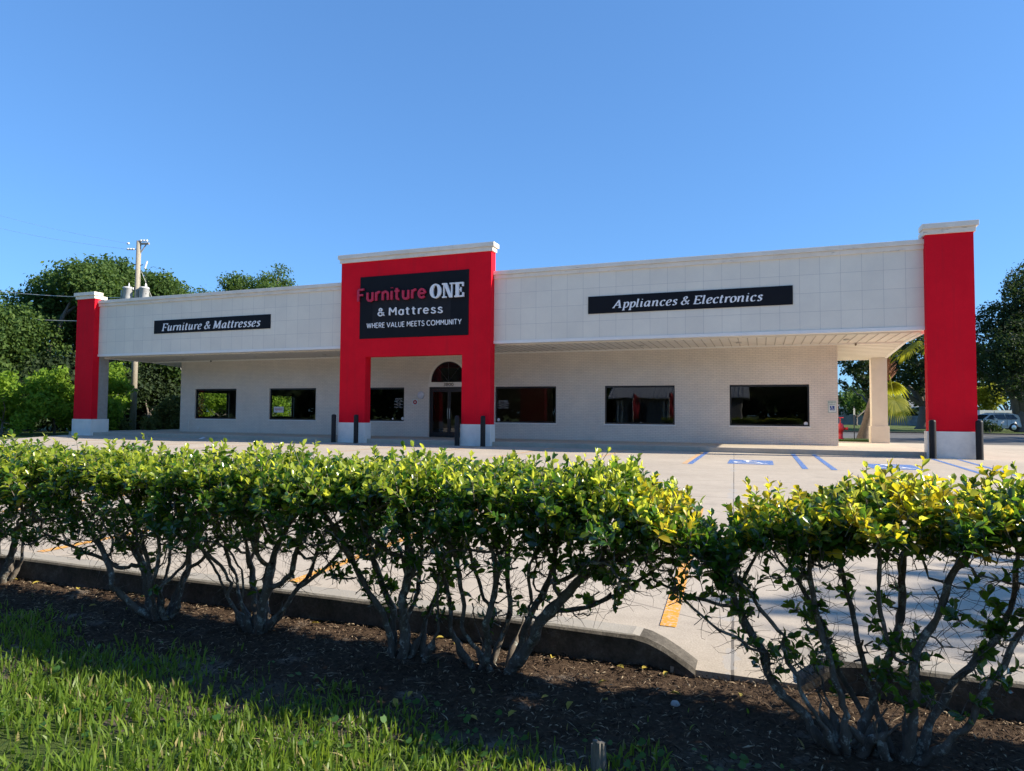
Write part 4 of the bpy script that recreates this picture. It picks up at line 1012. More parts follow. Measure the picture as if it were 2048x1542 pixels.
# ------------------------------------------------------------------ utility pole, wires
def pole():
    bs = np.array((-40.26, 6.15, -.1)); top = at(278, 482, math.hypot(-40.26 + 4.29, 6.15 + 23.47)); top = np.array((top[0], top[1], top[2]))
    t = empty('utility_pole', tuple(bs), 'weathered wooden utility pole with two grey transformers behind the left fascia', 'utility pole')
    b = MB(); b.smooth = True; b.tube([tuple(bs), tuple(bs * .5 + top * .5), tuple(top)], [.19, .165, .135], 14); b.build('pole', M['pole_wood'], t, tuple(bs))
    P = lambda f, dx=0, dy=0: bs + (top - bs) * f + np.array((cr[0], cr[1], 0)) * dx + np.array((cf[0], cf[1], 0)) * dy
    b = MB(); b.tube([P(.985, -.05), P(.985, .68, -.1)], .07, 6); b.tube([P(.925, 0.02), P(.98, .5, -.08)], .035, 6); b.build('crossarm', M['pole_wood'], t, tuple(bs))
    wi = plain('porcelain', (.75, .75, .76), .3); gm_ = plain('transformer_grey', (.48, .49, .49), .4, .5, dirt=(.3, .2, .12)); dk = M['black_metal']
    for f, d in ((.955, -.28), (.955, -.45), (.955, -.62), (1.0, .16), (1.0, .34), (1.0, .52), (.985, -.62)):
        q = P(f, d, -.08); b = MB(); b.smooth = True
        b.tube([q - np.array(cr) * .07, q - np.array(cr) * .05, q, q + np.array(cr) * .05, q + np.array(cr) * .07], [.03, .07, .05, .07, .03], 10); b.build('insulator', wi, t, tuple(bs))
    b = MB(); b.tube([P(.955, -.7, -.08), P(.955, 0, -.05)], .018, 6); b.tube([P(.885, -.38), P(.88, -.36), P(.87, 0)], .03, 6); b.tube([P(.87, 0), P(.875, .3)], .025, 6); b.build('bracket', dk, t, tuple(bs))
    b = MB(); b.tube([P(.855, .42), P(.895, .55)], [.05, .05], 8); b.build('fuse_cutout', wi, t, tuple(bs))
    for d in (-.52, .50):
        c = P(.715, d, -.12); b = MB(); b.smooth = True
        b.lathe([(.001, -.45), (.26, -.45), (.275, -.42), (.275, .36), (.295, .37), (.295, .42), (.24, .48), (.001, .5)], tuple(c), 20)
        for k in range(5 if d < 0 else 0): b.box(c[0] - .33 + .02 * k, c[0] - .27 + .02 * k, c[1] - .2 + .09 * k, c[1] - .185 + .09 * k, c[2] - .36, c[2] + .25)
        tf = b.build('transformer', gm_, t, tuple(bs))
        b = MB(); b.smooth = True
        b.lathe([(.035, .45), (.05, .5), (.035, .54), (.05, .58), (.03, .62), (.02, .72)], tuple(c + np.array((.1, 0, 0))), 10); b.lathe([(.04, .0), (.045, .12), (.03, .14)], tuple(c + np.array(cr) * (-.3 if d > 0 else .33) + np.array((0, 0, .3))), 8)
        o = b.build('bushing', wi, t, tuple(bs)); o.parent = tf
    b = MB(); b.tube([P(.755, .58, -.12), P(.80, .60, -.1), P(.83, .5, -.1), P(.86, .45)], .012, 5); b.tube([P(.70, .25), P(.685, .45, -.3), P(.72, .72, -.3)], .02, 5); b.tube([P(.70, -.2), P(.675, -.3, -.3), P(.69, -.8, -.2)], .02, 5); b.build('jumper_wire', dk, t, tuple(bs))
    D = math.hypot(bs[0] - CAM[0], bs[1] - CAM[1])
    wm_ = plain('wire_grey', (.45, .45, .42), .4, .5); dw = plain('wire_dark', (.36, .40, .46), .4, .5)
    for nm, p0, p1, r, mm, lb, sag in (('overhead_wire', P(.955, -.72, -.08), at(-120, 425, 62), .006, dw, 'thin upper power line running left from the pole top', .3), ('overhead_wire', P(.985, -.66, -.08), at(-120, 395, 60), .005, dw, 'topmost faint power line from the pole crossarm', .25),
                                   ('overhead_wire', P(.70, -.1), at(-120, 568, 58), .022, wm_, 'pale cable passing behind the cap of the left red pillar', .25), ('overhead_wire', P(.58, -.1), at(-120, 622, 58), .026, wm_, 'pale lower cable crossing left behind the red pillar shaft', .25),
                                   ('guy_wire', P(.87, .05), at(366, 748, D - .5), .014, wm_, 'guy wire slanting down right from the utility pole', 0)):
        b = MB(); p0 = np.array(p0); p1 = np.array(p1)
        b.tube([tuple(p0 + (p1 - p0) * s - np.array((0, 0, 1)) * sag * math.sin(math.pi * s)) for s in np.linspace(0, 1, 12)], r, 6)
        tag(b.build(nm, mm, None, tuple(p0)), lb, 'wire', 'wires on the utility pole')
pole()

# ------------------------------------------------------------------ far right: hydrant, sign post, car, van, wall, house
def hydrant():
    c = np.array((-.30, 15.6, .03)); t = empty('fire_standpipe', tuple(c), 'red fire standpipe with side outlet peeking past the brick corner', 'hydrant')
    r = plain('hydrant_red', (.50, .02, .03), .4, .5)
    b = MB(); b.smooth = True; b.lathe([(.17, 0), (.17, .05), (.12, .06), (.12, .40), (.19, .45), (.2, .62), (.15, .75), (.08, .82), (.05, .84)], tuple(c), 20); body = b.build('body', r, t)
    b = MB(); b.tube([c + np.array((0, 0, .84)), c + np.array((0, 0, 1.12))], .03, 8); b.tube([c + np.array((.14 * math.cos(a), .14 * math.sin(a), 1.13)) for a in np.linspace(0, 2 * math.pi, 17)], .025, 6); b.tube([c + np.array((-.14, 0, 1.13)), c + np.array((.14, 0, 1.13))], .015, 6); b.build('valve_wheel', r, t)
    b = MB(); b.smooth = True
    for s in (-1, 1): b.lathe([(.06, .12 * s), (.06, .28 * s), (.085, .285 * s), (.085, .36 * s), (.03, .38 * s)], tuple(c + np.array((0, 0, .55))), 14, 'x')
    b.build('outlet', r, t)
hydrant()
t = empty('street_sign', (.32, 15.25, 0), 'narrow white street sign seen edge-on on a thin dark post near the palm', 'sign')
b = MB(); b.tube([(.32, 15.25, -.05), (.32, 15.25, 1.75)], .025, 8); b.build('post', M['black_metal'], t)
b = MB(); b.box(.29, .36, 15.22, 15.24, 1.32, 1.66); b.build('sign_plate', wm, t)

def car():
    c = at(1982, 862, 74); fw = -np.array((cr[0], cr[1], 0)); fw /= np.linalg.norm(fw)   # the car faces left in the picture
    t = empty('parked_car', (c[0], c[1], 0), 'silver estate car parked under the oak at the right edge', 'car')
    t.rotation_euler = (0, 0, math.atan2(fw[1], fw[0]))
    sil = plain('silver_car_paint', (.50, .50, .49), .38, .4, .1, var=.03); gl = plain('car_glass', (.02, .024, .028), .06, .6, var=0); ty = plain('tyre_rubber', (.02, .02, .02), .8); al = plain('alloy', (.55, .55, .56), .3, .5, .8)
    prof = [(2.32, .42), (2.36, .62), (2.25, .80), (1.5, .98), (1.25, 1.02), (.55, 1.48), (.2, 1.58), (-.6, 1.62), (-1.6, 1.56), (-1.95, 1.46), (-2.22, 1.05), (-2.34, .8), (-2.32, .42)]
    def wheel_cut(xc): return [(xc - .40 * math.cos(a), .32 + .40 * math.sin(a)) for a in np.linspace(.25, math.pi - .25, 9)]
    low = [(-2.2, .30)] + [p for p in wheel_cut(-1.4)] + [(-.95, .26), (.95, .26)] + [p for p in wheel_cut(1.42)] + [(2.2, .30)]
    b = MB()
    def section(z):  # half width by height
        return np.interp(z, [.25, .6, .95, 1.05, 1.6], [.86, .92, .90, .84, .62])
    poly = prof + low; n = len(poly); vs = [(x, -section(z), z) for x, z in poly] + [(x, section(z), z) for x, z in poly]
    b.add(vs, [tuple(range(n)), tuple(range(2 * n - 1, n - 1, -1))] + [((i + 1) % n, i, n + i, n + (i + 1) % n) for i in range(n)])
    def bl(b, name, m, parent=t): return b.build(name, m, parent, (0, 0, 0))
    body = bl(b, 'body', sil)
    for s in (-1, 1):
        for q in ([(1.05, 1.06), (.52, 1.42), (.28, 1.47), (.15, 1.06)], [(.08, 1.06), (.2, 1.48), (-.72, 1.52), (-.75, 1.06)], [(-.83, 1.06), (-.80, 1.52), (-1.55, 1.47), (-1.82, 1.12), (-1.75, 1.06)]):
            b = MB(); b.add([(x, s * (section(z) + .012), z) for x, z in q], [tuple(range(len(q)))]); bl(b, 'side_window', gl)
        b = MB(); b.box(.15, .35, s * .93 - .08, s * .93 + .08, 1.0, 1.14); bl(b, 'mirror', sil)
        for xc in (-1.4, 1.42):
            b = MB(); b.smooth = True; b.lathe([(.2, -.1), (.33, -.1), (.345, -.06), (.345, .06), (.33, .1), (.2, .1)], (xc, s * .82, .34), 24, 'y'); w = bl(b, 'wheel', ty)
            b = MB(); b.lathe([(.22, 0), (.05, s * .02), (.03, s * .03)], (xc, s * .92, .34), 20, 'y'); r = bl(b, 'rim', al); r.parent = w
        b = MB(); b.box(.07, .10, s * .915 - .004, s * .915 + .004, .3, 1.02); b.box(-.82, -.79, s * .915 - .004, s * .915 + .004, .4, 1.02); bl(b, 'door_gap', gl)
        b = MB(); b.tube([(.1, s * .62, 1.62), (-1.5, s * .62, 1.62)], .025, 6); bl(b, 'roof_rail', gl)
    b = MB(); b.add([(1.27, -.72, 1.05), (1.27, .72, 1.05), (.60, .62, 1.47), (.60, -.62, 1.47)], [(0, 1, 2, 3)]); bl(b, 'windscreen', gl)
    b = MB(); b.box(-2.33, -2.2, -.85, -.6, .8, 1.05); b.box(-2.33, -2.2, .6, .85, .8, 1.05); bl(b, 'tail_light', plain('tail_light_red', (.4, .02, .02), .3))
    b = MB(); b.box(2.15, 2.33, -.85, -.5, .66, .80); b.box(2.15, 2.33, .5, .85, .66, .80); bl(b, 'headlight', plain('headlight', (.7, .7, .72), .15))
    return t
car()
def van():
    c = at(1996, 858, 81); fw = np.array((cr[0], cr[1], 0)); fw /= np.linalg.norm(fw)
    t = empty('white_van', (c[0], c[1], 0), 'white box van standing behind the silver car', 'van'); t.rotation_euler = (0, 0, math.atan2(fw[1], fw[0]))
    wv = plain('white_van_paint', (.66, .70, .74), .35, .5, var=.04); gl = plain('van_glass', (.02, .024, .028), .06, .6, var=0); ty = plain('van_tyre', (.02, .02, .02), .8)
    def bl(b, name, m): return b.build(name, m, t, (0, 0, 0))
    b = MB(); b.prism([(-2.4, .4), (1.5, .4), (2.3, .4), (2.35, 1.0), (1.95, 1.15), (1.55, 1.8), (1.3, 1.92), (-2.4, 1.92)], 'y', -.9, .9); bl(b, 'body', wv)
    for s in (-1, 1):
        b = MB(); b.add([(1.75, s * .905, 1.2), (1.45, s * .905, 1.72), (.95, s * .905, 1.72), (.95, s * .905, 1.2)], [(0, 1, 2, 3)]); bl(b, 'side_window', gl)
        for x in (-1.5, 1.6):
            b = MB(); b.lathe([(.1, -.1), (.33, -.1), (.33, .1), (.1, .1)], (x, s * .84, .33), 20, 'y'); bl(b, 'wheel', ty)
        b = MB(); b.box(-1.0, -.97, s * .9 - .006, s * .9 + .006, .5, 1.85); bl(b, 'panel_gap', gl)
van()
gw = plain('grey_garden_wall', (.20, .215, .22), .85, .2, var=.3, scale=1.2, bump=.3, bscale=20)
a0, a1 = at(1640, 850, 112), at(1870, 850, 112)
b = MB(); dv = a1 - a0; dv[2] = 0; nrm = np.array((-dv[1], dv[0], 0)) / np.linalg.norm(dv[:2]) * .2
b.add([(*(a0 + k * nrm)[:2], z) for z in (-.1, 1.35) for k in (0, 1)] + [(*(a1 + k * nrm)[:2], z) for z in (-.1, 1.35) for k in (0, 1)], [(0, 1, 3, 2), (4, 6, 7, 5), (0, 2, 6, 4), (1, 5, 7, 3), (2, 3, 7, 6), (0, 4, 5, 1)])
tag(b.build('garden_wall', gw, None, (a0[0], a0[1], 0)), 'long low grey wall beyond the side road', 'wall')
def far_house():
    c0, c1 = at(1640, 850, 132), at(1850, 850, 132); u = (c1 - c0); u[2] = 0; L = np.linalg.norm(u); u /= L; n = np.array((-u[1], u[0], 0))
    t = empty('far_house', (c0[0], c0[1], 0), 'low pale house with dark trim behind the far grey wall', 'house')
    t.rotation_euler = (0, 0, math.atan2(u[1], u[0]))
    def bl(b, name, m): return b.build(name, m, t, (0, 0, 0))
    b = MB(); b.box(0, L, 0, 8, -.1, 2.7); bl(b, 'wall', plain('tan_house_wall', (.36, .34, .30), .8))
    b = MB(); b.prism([(-.5, 2.65), (-.5, 2.85), (4, 4.4), (8.5, 2.85), (8.5, 2.65)], 'x', -.5, L + .5); bl(b, 'roof', plain('house_roof', (.22, .22, .22), .8))
    b = MB(); b.box(-.5, L + .5, -.56, -.505, 2.6, 2.87); bl(b, 'gutter', M['trim'])
    for k in (2.5, 6.5, 10.5, 14): b = MB(); b.box(k, k + .9, -.03, .02, .9, 2.1); bl(b, 'window', M['black_metal'])
far_house()
# metal-roofed house and flags across the street (they show in the window reflections)
def street_house():
    t = empty('street_house', (-13, -38, -.07), 'grey metal-roofed house across the street, reflected in a shop window', 'house')
    b = MB(); b.box(-18.2, -6, -46, -37.2, -.1, 2.95); b.build('wall', plain('grey_house_wall', (.22, .21, .21), .8), t)
    b = MB(); b.prism([(-36.2, 2.85), (-36.2, 2.95), (-41.6, 5.2), (-47, 2.95), (-47, 2.85)], 'x', -18.9, -5.3)
    x = -18.8
    while x < -5.4:
        b.add([(x, -36.2, 2.96), (x + .06, -36.2, 2.96), (x + .06, -41.6, 5.21), (x, -41.6, 5.21), (x + .03, -36.2, 3.03), (x + .03, -41.6, 5.28)], [(0, 4, 5, 3), (4, 1, 2, 5)]); x += .42
    b.build('roof', plain('metal_roof', (.45, .47, .50), .4, .5, .3), t)
    for x in (-18.0, -17.6, -13.4, -13.0, -12.6, -12.2): b = MB(); b.box(x, x + .16, -37.18, -37.05, .2, 2.6); b.build('white_post', M['trim'], t)
    for x in (-16.9, -11.6, -9.4): b = MB(); b.box(x, x + 1.8, -37.19, -37.15, .3, 2.3); b.build('window', M['black_metal'], t)
street_house()
fm = plain('red_flag_cloth', (.42, .03, .04), .7)
for i, (x, y) in enumerate(((-14.3, -25.5), (-11.3, -25.6))):
    t = empty('feather_flag', (x, y, -.07), 'tall red feather flag at the street, ' + ('reflected mid-window' if i == 0 else 'reflected at the window edge'), 'flag', 'feather flags')
    b = MB(); b.tube([(x, y, -.07), (x, y, 2.6), (x + .1, y, 2.95), (x + .3, y, 3.08), (x + .5, y, 2.98)], .015, 6); b.build('pole', M['trim'], t)
    b = MB(); n_ = 8; vs = []
    for k in range(n_ + 1):
        z = .9 + 2.1 * k / n_; w = .5 if k < n_ - 1 else (.45 if k == n_ - 1 else .2)
        vs += [(x + .01, y, z), (x + .01 + w / 2, y + .04 * math.sin(k), z), (x + .01 + w, y + .05 * math.sin(k * 1.3), z)]
    fs = []
    for k in range(n_): fs += [(3 * k, 3 * k + 1, 3 * k + 4, 3 * k + 3), (3 * k + 1, 3 * k + 2, 3 * k + 5, 3 * k + 4)]
    b.add(vs, fs); b.build('cloth', fm, t)

# ------------------------------------------------------------------ hedge
def leaf_mesh(base, d, n, L, Wd, rng, mi):
    """folded elliptic leaves: 8 verts, 6 faces each"""
    m = len(base); s = np.cross(d, n); c = L[:, None]; w = Wd[:, None]
    curl = rng.uniform(-.02, .22, m)[:, None]
    def mid(t): return base + d * c * t - n * c * curl * t * t
    up = n * w * rng.uniform(.10, .42, m)[:, None]
    m0, m1, m2, m3 = mid(0), mid(.34), mid(.70), mid(1.0)
    l1, l2 = m1 + s * w * .44 + up, m2 + s * w * .48 + up * .9
    r1, r2 = m1 - s * w * .44 + up, m2 - s * w * .48 + up * .9
    V = np.stack([m0, m1, m2, m3, l1, l2, r1, r2], 1).reshape(-1, 3)
    o = (np.arange(m) * 8)[:, None]
    T = np.concatenate([o + np.array([[0, 1, 4]]), o + np.array([[2, 3, 5]]), o + np.array([[0, 6, 1]]), o + np.array([[2, 7, 3]])])
    Q = np.concatenate([o + np.array([[1, 2, 5, 4]]), o + np.array([[1, 6, 7, 2]])])
    return V, [T, Q], np.concatenate([np.tile(mi, 4), np.tile(mi, 2)])
TOPX = [-12, -8.85, -7.92, -7.12, -6.43, -5.81, -5.26, -4.89, -4.73, -4.62, -4.51, -4.45, -4.37, -4.04, -3.75, -3.58, -3.41, -3.2, -2.2, 0]
TOPZ = [1.0, 1.0, .99, 1.0, 1.0, 1.02, 1.025, 1.01, .93, .875, .85, .74, .91, .97, 1.01, .99, 1.01, 1.02, 1.03, 1.0]
BOTX = [-12, -8.45, -8.0, -7.2, -6.55, -5.7, -4.95, -4.63, -4.33, -3.97, -3.5, -2, 0]
BOTZ = [.42, .40, .42, .50, .58, .58, .56, .68, .66, .70, .72, .68, .65]
def sk_grow(seeds, attr, rng, step=.035, infl=.30, kill=.055, iters=70):
    N = [np.array(s[0], float) for s in seeds]; par = [s[1] for s in seeds]; A = attr.copy()
    arr = np.array(N)
    for it in range(iters):
        if len(A) == 0: break
        d = np.linalg.norm(A[:, None, :] - arr[None], axis=2); j = d.argmin(1); dm = d[np.arange(len(A)), j]
        A = A[dm > kill]; j = j[dm > kill]; dm = dm[dm > kill]
        act = dm < infl
        if not act.any(): break
        new = []
        for k in np.unique(j[act]):
            v = (A[(j == k) & act] - arr[k]); v /= np.linalg.norm(v, axis=1, keepdims=True); v = v.sum(0) + rng.normal(size=3) * .45 + np.array((0, 0, .05)); v /= np.linalg.norm(v) + 1e-9
            p = arr[k] + v * step
            new.append((p, k))
        for p, k in new: N.append(p); par.append(int(k))
        arr = np.array(N)
    return arr, np.array(par)
def bush(name, label, u0, u1, trunks, seed, nshoot, yellow, vc=-20.32, hw=.35, low=0):
    rng = np.random.default_rng(seed)
    um = np.mean([t[0] for t in trunks]); vm = np.mean([t[1] for t in trunks]); base = (um, vm, float(ground_z(um, vm)))
    t = empty(name, base, label, 'shrub', 'clipped hedge shrubs along the kerb')
    def top(u): return np.interp(u, TOPX, TOPZ)
    def bot(u): return np.interp(u, BOTX, BOTZ)
    # skeleton
    na = 360
    ua = rng.uniform(u0, u1, na); va = vc + rng.uniform(-hw, hw, na) * .9
    za = bot(ua) - .05 + (top(ua) - .1 - bot(ua)) * rng.uniform(0, 1, na) ** 1.2
    attr = np.stack([ua, va, za], 1)
    # scattered low attractors so that stems fan out from the foot
    nl = 190; zl = rng.uniform(.22, .62, nl); tk = rng.integers(0, len(trunks), nl); tx = np.array([q[0] for q in trunks])[tk]; ty_ = np.array([q[1] for q in trunks])[tk]
    ul = tx + (rng.uniform(u0 - .1, u1 + .1, nl) - tx) * np.clip((zl - .05) / .5, 0, 1) ** .8; vl = ty_ + (vc - ty_) * zl + rng.uniform(-.40, .40, nl) * zl
    attr = np.concatenate([attr, np.stack([ul, vl, zl], 1)])
    seeds = []
    for (x, y, k, spread) in trunks:
        for i in range(k):
            a = 2 * math.pi * (i + rng.uniform(0, .6)) / k; p = np.array((x + .032 * math.cos(a), y + .026 * math.sin(a), float(ground_z(x, y)) - .04)); seeds.append((p, -1)); last = len(seeds) - 1
            d = np.array((math.cos(a) * spread * rng.uniform(.35, .75), math.sin(a) * spread * .3, 1.0)); d /= np.linalg.norm(d); nst = rng.integers(7, 12)
            for s in range(nst):
                d2 = d + rng.normal(size=3) * .20; d2[2] = max(abs(d2[2]), .6 if s < 3 else .3); d2 /= np.linalg.norm(d2); p = p + d2 * .036; d = d * .75 + d2 * .25; d[2] *= 1.01
                seeds.append((p.copy(), last)); last = len(seeds) - 1
    arr, par = sk_grow(seeds, attr, rng)
    n = len(arr); ch = [[] for _ in range(n)]
    for i, p in enumerate(par):
        if p >= 0: ch[p].append(i)
    r = np.zeros(n)
    for i in range(n - 1, -1, -1):
        r[i] = .0032 if not ch[i] else max(.0032, (sum(r[c] ** 2.15 for c in ch[i])) ** (1 / 2.15))
    r = np.minimum(r * 1.15, .036)
    for i in range(n):
        if arr[i][2] < base[2] + .10: r[i] = max(r[i], .016) * 1.18
    dirs = np.array([arr[i] - arr[par[i]] if par[i] >= 0 else np.array((0, 0, 1.)) for i in range(n)]); dirs /= np.linalg.norm(dirs, axis=1, keepdims=True) + 1e-9
    S_ = 6; ref = np.array((.31, .93, .17)); A1 = np.cross(dirs, ref); A1 /= np.linalg.norm(A1, axis=1, keepdims=True); A2 = np.cross(dirs, A1)
    ang = np.arange(S_) * 2 * math.pi / S_
    rough = 1 + rng.normal(0, .13, (n, S_))
    ring_ = arr[:, None] + (A1[:, None] * np.cos(ang)[None, :, None] + A2[:, None] * np.sin(ang)[None, :, None]) * (r[:, None] * rough)[..., None]
    V = [ring_.reshape(-1, 3)]; idx = [i for i in range(n) if par[i] >= 0]; F = []
    for k in range(S_):
        k2 = (k + 1) % S_; ii = np.array(idx); pp = par[ii]; F.append(np.stack([pp * S_ + k, pp * S_ + k2, ii * S_ + k2, ii * S_ + k], 1))
    nv = n * S_
    tips = [i for i in range(n) if not ch[i] and arr[i][2] > bot(arr[i][0]) - .10]
    # shoots: at branch tips plus a dense shell on the clipped top and faces
    sp = [arr[i] for i in tips]; sd = [dirs[i] * .6 + np.array((0, 0, .8)) for i in tips]
    us = rng.uniform(u0, u1, nshoot); kind = rng.uniform(0, 1, nshoot)
    hn = .06 * np.sin(us * 9 + seed) + .05 * np.sin(us * 21 + 2 * seed)
    vs_ = vc + hw * .88 * rng.uniform(-1, 1, nshoot); f = rng.uniform(0, 1, nshoot)
    zt = top(us) - .03 + .035 * np.sin(us * 4.3 + seed) * np.sin(us * 9.1 + 2 * seed); zb = bot(us) + .015 - .11 * np.clip(np.sin(us * 8.7 + seed * 2.1) * np.sin(us * 3.1 + seed), 0, 1)
    zs = np.where(kind < .52, zt - .085 - .07 * np.abs((vs_ - vc) / hw) ** 2.5 + .35 * hn * .4 + rng.normal(0, .022, nshoot), zb + (zt - .08 - zb) * f ** (.62))
    side = np.where(rng.uniform(0, 1, nshoot) < .68, -1, 1)
    bumpy = np.clip(.5 + .55 * np.sin(us * 13 + 3 * np.sin(zs * 9) + seed) * np.sin(zs * 15 + 2 * np.sin(us * 6) + seed * 1.3) + .25 * np.sin(us * 29 + zs * 31), 0, 1.15)
    vs_ = np.where(kind > .52, vc + side * hw * (.50 + .50 * bumpy + rng.normal(0, .10, nshoot)) * np.interp((zs - zb) / (zt - zb), [0, .3, .62, .85, 1.05], [.66, .92, 1.06, .92, .68]), vs_)
    patch = np.sin(us * 7.3 + seed * 1.7) * np.sin(zs * 17 + us * 4.1 + seed) 
    keep = (kind < .52) | (patch > -.45) & (rng.uniform(0, 1, nshoot) > .12 + .62 * np.clip((.55 - (zs - zb) / (zt - zb)) / .55, 0, 1))
    tall = (kind < .075); zs = np.where(tall, zs + rng.uniform(.01, .09, nshoot), zs); zs = zs - np.where((kind > .075) & (kind < .52), .05 * rng.uniform(0, 1, nshoot) ** 2, 0)
    for u, v, z, kk, sdv, kp in zip(us, vs_, zs, kind, side, keep):
        if not kp: continue
        sp.append(np.array((u, v, z))); sd.append(np.array((rng.normal() * .35, rng.normal() * .3 + (sdv * .55 if kk > .52 else 0), 1.0 if kk < .52 else .75)))
    for k in range(low):
        i = rng.choice([q for q in range(n) if .15 < arr[q][2] < .55 and r[q] < .02]); sp.append(arr[i] + rng.normal(size=3) * .012); sd.append(np.array((rng.normal() * .7, rng.normal() * .7 - .2, .5)))
    sp = np.array(sp); sd = np.array(sd); sd /= np.linalg.norm(sd, axis=1, keepdims=True); ns = len(sp)
    # twigs
    sl = rng.uniform(.05, .10, ns); a1 = np.cross(sd, ref); a1 /= np.linalg.norm(a1, axis=1, keepdims=True); a2 = np.cross(sd, a1)
    tb = sp - sd * .05; tt = sp + sd * sl[:, None]; tw = []
    for k in range(3): tw.append(tb + (a1 * math.cos(k * 2.1) + a2 * math.sin(k * 2.1)) * .0022)
    for k in range(3): tw.append(tt + (a1 * math.cos(k * 2.1) + a2 * math.sin(k * 2.1)) * .0012)
    V.append(np.stack(tw, 1).reshape(-1, 3)); o = nv + np.arange(ns) * 6
    for k in range(3): F.append(np.stack([o + k, o + (k + 1) % 3, o + 3 + (k + 1) % 3, o + 3 + k], 1))
    # thin bare twigs and dry wisps on the stems
    cand = np.array([i for i in range(n) if .16 < arr[i][2] < .72]); nt = int(620 * (u1 - u0)); bi = rng.choice(cand, nt); p = arr[bi].copy(); dd = rng.normal(size=(nt, 3)); dd[:, 2] *= .7; dd /= np.linalg.norm(dd, axis=1, keepdims=True)
    Lt = rng.uniform(.012, .05, nt); rows = []
    for k in range(5):
        q1 = np.cross(dd, ref); q1 /= np.linalg.norm(q1, axis=1, keepdims=True) + 1e-9; q2 = np.cross(dd, q1); rr_ = .0017 * (1 - .18 * k)
        for m in range(3): rows.append(p + (q1 * math.cos(m * 2.1) + q2 * math.sin(m * 2.1)) * rr_)
        p = p + dd * Lt[:, None]; dd = dd + rng.normal(size=(nt, 3)) * .45; dd /= np.linalg.norm(dd, axis=1, keepdims=True)
    V.append(np.stack(rows, 1).reshape(-1, 3)); o = nv + ns * 6 + np.arange(nt) * 15
    for k in range(4):
        for m in range(3): F.append(np.stack([o + 3 * k + m, o + 3 * k + (m + 1) % 3, o + 3 * k + 3 + (m + 1) % 3, o + 3 * k + 3 + m], 1))
    link_mesh('branches', np_mesh('branches', np.concatenate(V) - np.array(base), np.concatenate(F), smooth=True), M['bark_hedge'], t)
    # leaves
    per = 8; B = []; D = []; N_ = []; Ls = []; Ws = []; MI = []
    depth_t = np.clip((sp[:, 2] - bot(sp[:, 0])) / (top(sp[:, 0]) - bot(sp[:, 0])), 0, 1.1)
    for k in range(per):
        f = (k + .5) / per; az = k * 2.4 + rng.uniform(0, 6.28, ns) * (1 if k == 0 else 0) + (0 if k else 0)
        if k == 0: az0 = az
        az = az0 + k * 2.4 + rng.normal(0, .3, ns)
        rad = a1 * np.cos(az)[:, None] + a2 * np.sin(az)[:, None]
        th = np.radians(np.interp(f, [0, 1], [72, 24]) + rng.normal(0, 13, ns))[:, None]
        d = sd * np.cos(th) + rad * np.sin(th); nn = sd * np.sin(th) - rad * np.cos(th)
        tw_ = rng.normal(0, .35, ns)[:, None]; s_ = np.cross(d, nn); nn = nn * np.cos(tw_) + s_ * np.sin(tw_)
        L = rng.uniform(.032, .060, ns) * (1.1 - .33 * f)
        B.append(sp + sd * (sl * (f * 1.0 - .25))[:, None]); D.append(d); N_.append(nn); Ls.append(L); Ws.append(L * rng.uniform(.46, .64, ns))
        pr_y = np.clip((depth_t - .22) * 1.5, 0, 1) * (.35 + .65 * f)  # pale young leaves reach lower, so leaf colour widens the sunlit band
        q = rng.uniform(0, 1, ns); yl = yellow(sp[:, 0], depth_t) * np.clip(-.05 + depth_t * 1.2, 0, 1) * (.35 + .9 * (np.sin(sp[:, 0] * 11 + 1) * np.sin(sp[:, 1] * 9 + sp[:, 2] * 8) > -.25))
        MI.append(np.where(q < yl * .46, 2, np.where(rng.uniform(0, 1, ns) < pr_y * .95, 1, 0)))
    B, D, N_, Ls, Ws, MI = map(np.concatenate, (B, D, N_, Ls, Ws, MI))
    drop = rng.uniform(0, 1, len(B)) < .86
    B, D, N_, Ls, Ws, MI = (q[drop] for q in (B, D, N_, Ls, Ws, MI))
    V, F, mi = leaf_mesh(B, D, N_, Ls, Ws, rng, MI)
    link_mesh('foliage', np_mesh('foliage', V - np.array(base), F, mi, smooth=True), [M['leaf_dark'], M['leaf_young_lit'], M['leaf_yellow']], t)
    return t
noy = lambda u, d: np.zeros_like(u)
ylo = lambda u, d: np.clip((u + 4.95) / .25, 0, 1) * 1.0
yfull = lambda u, d: np.interp(u, [-4.8, -4.5, -3.6, -3.3], [1.3, 1.15, 1.1, .5])
bush('hedge_shrub', 'green clipped shrub at the far left end of the hedge', -11.2, -8.75, [(-9.62, -20.12, 5, .9), (-10.6, -20.2, 4, .8)], 101, 2150, noy)
bush('hedge_shrub', 'green hedge shrub second from the left with several stubby lichened stems', -8.85, -7.38, [(-7.80, -20.34, 9, 1.3)], 102, 1700, noy, low=16)
bush('hedge_shrub', 'green hedge shrub with one thick pale foot and long arching right branch', -7.50, -6.42, [(-7.10, -20.27, 10, 1.5)], 103, 1400, noy, hw=.40, vc=-20.34, low=14)
bush('hedge_shrub', 'narrow green hedge shrub with low dark leaf clumps around its twin stems', -6.52, -5.80, [(-6.10, -20.35, 5, .7), (-6.0, -20.33, 3, .7)], 104, 930, noy, low=70, hw=.42, vc=-20.36)
bush('hedge_shrub', 'broad green hedge shrub with splayed trunks just left of the kerb opening', -5.90, -4.66, [(-5.64, -20.31, 5, 1.2), (-5.53, -20.3, 5, 1.3)], 105, 2000, noy, hw=.42, vc=-20.38, low=36)
bush('hedge_shrub', 'yellow-leaved hedge shrub with tangled lichened trunks at the right', -4.80, -3.22, [(-3.99, -20.53, 8, 1.5), (-3.80, -20.51, 8, 1.4)], 106, 2100, yfull, vc=-20.42, low=110)
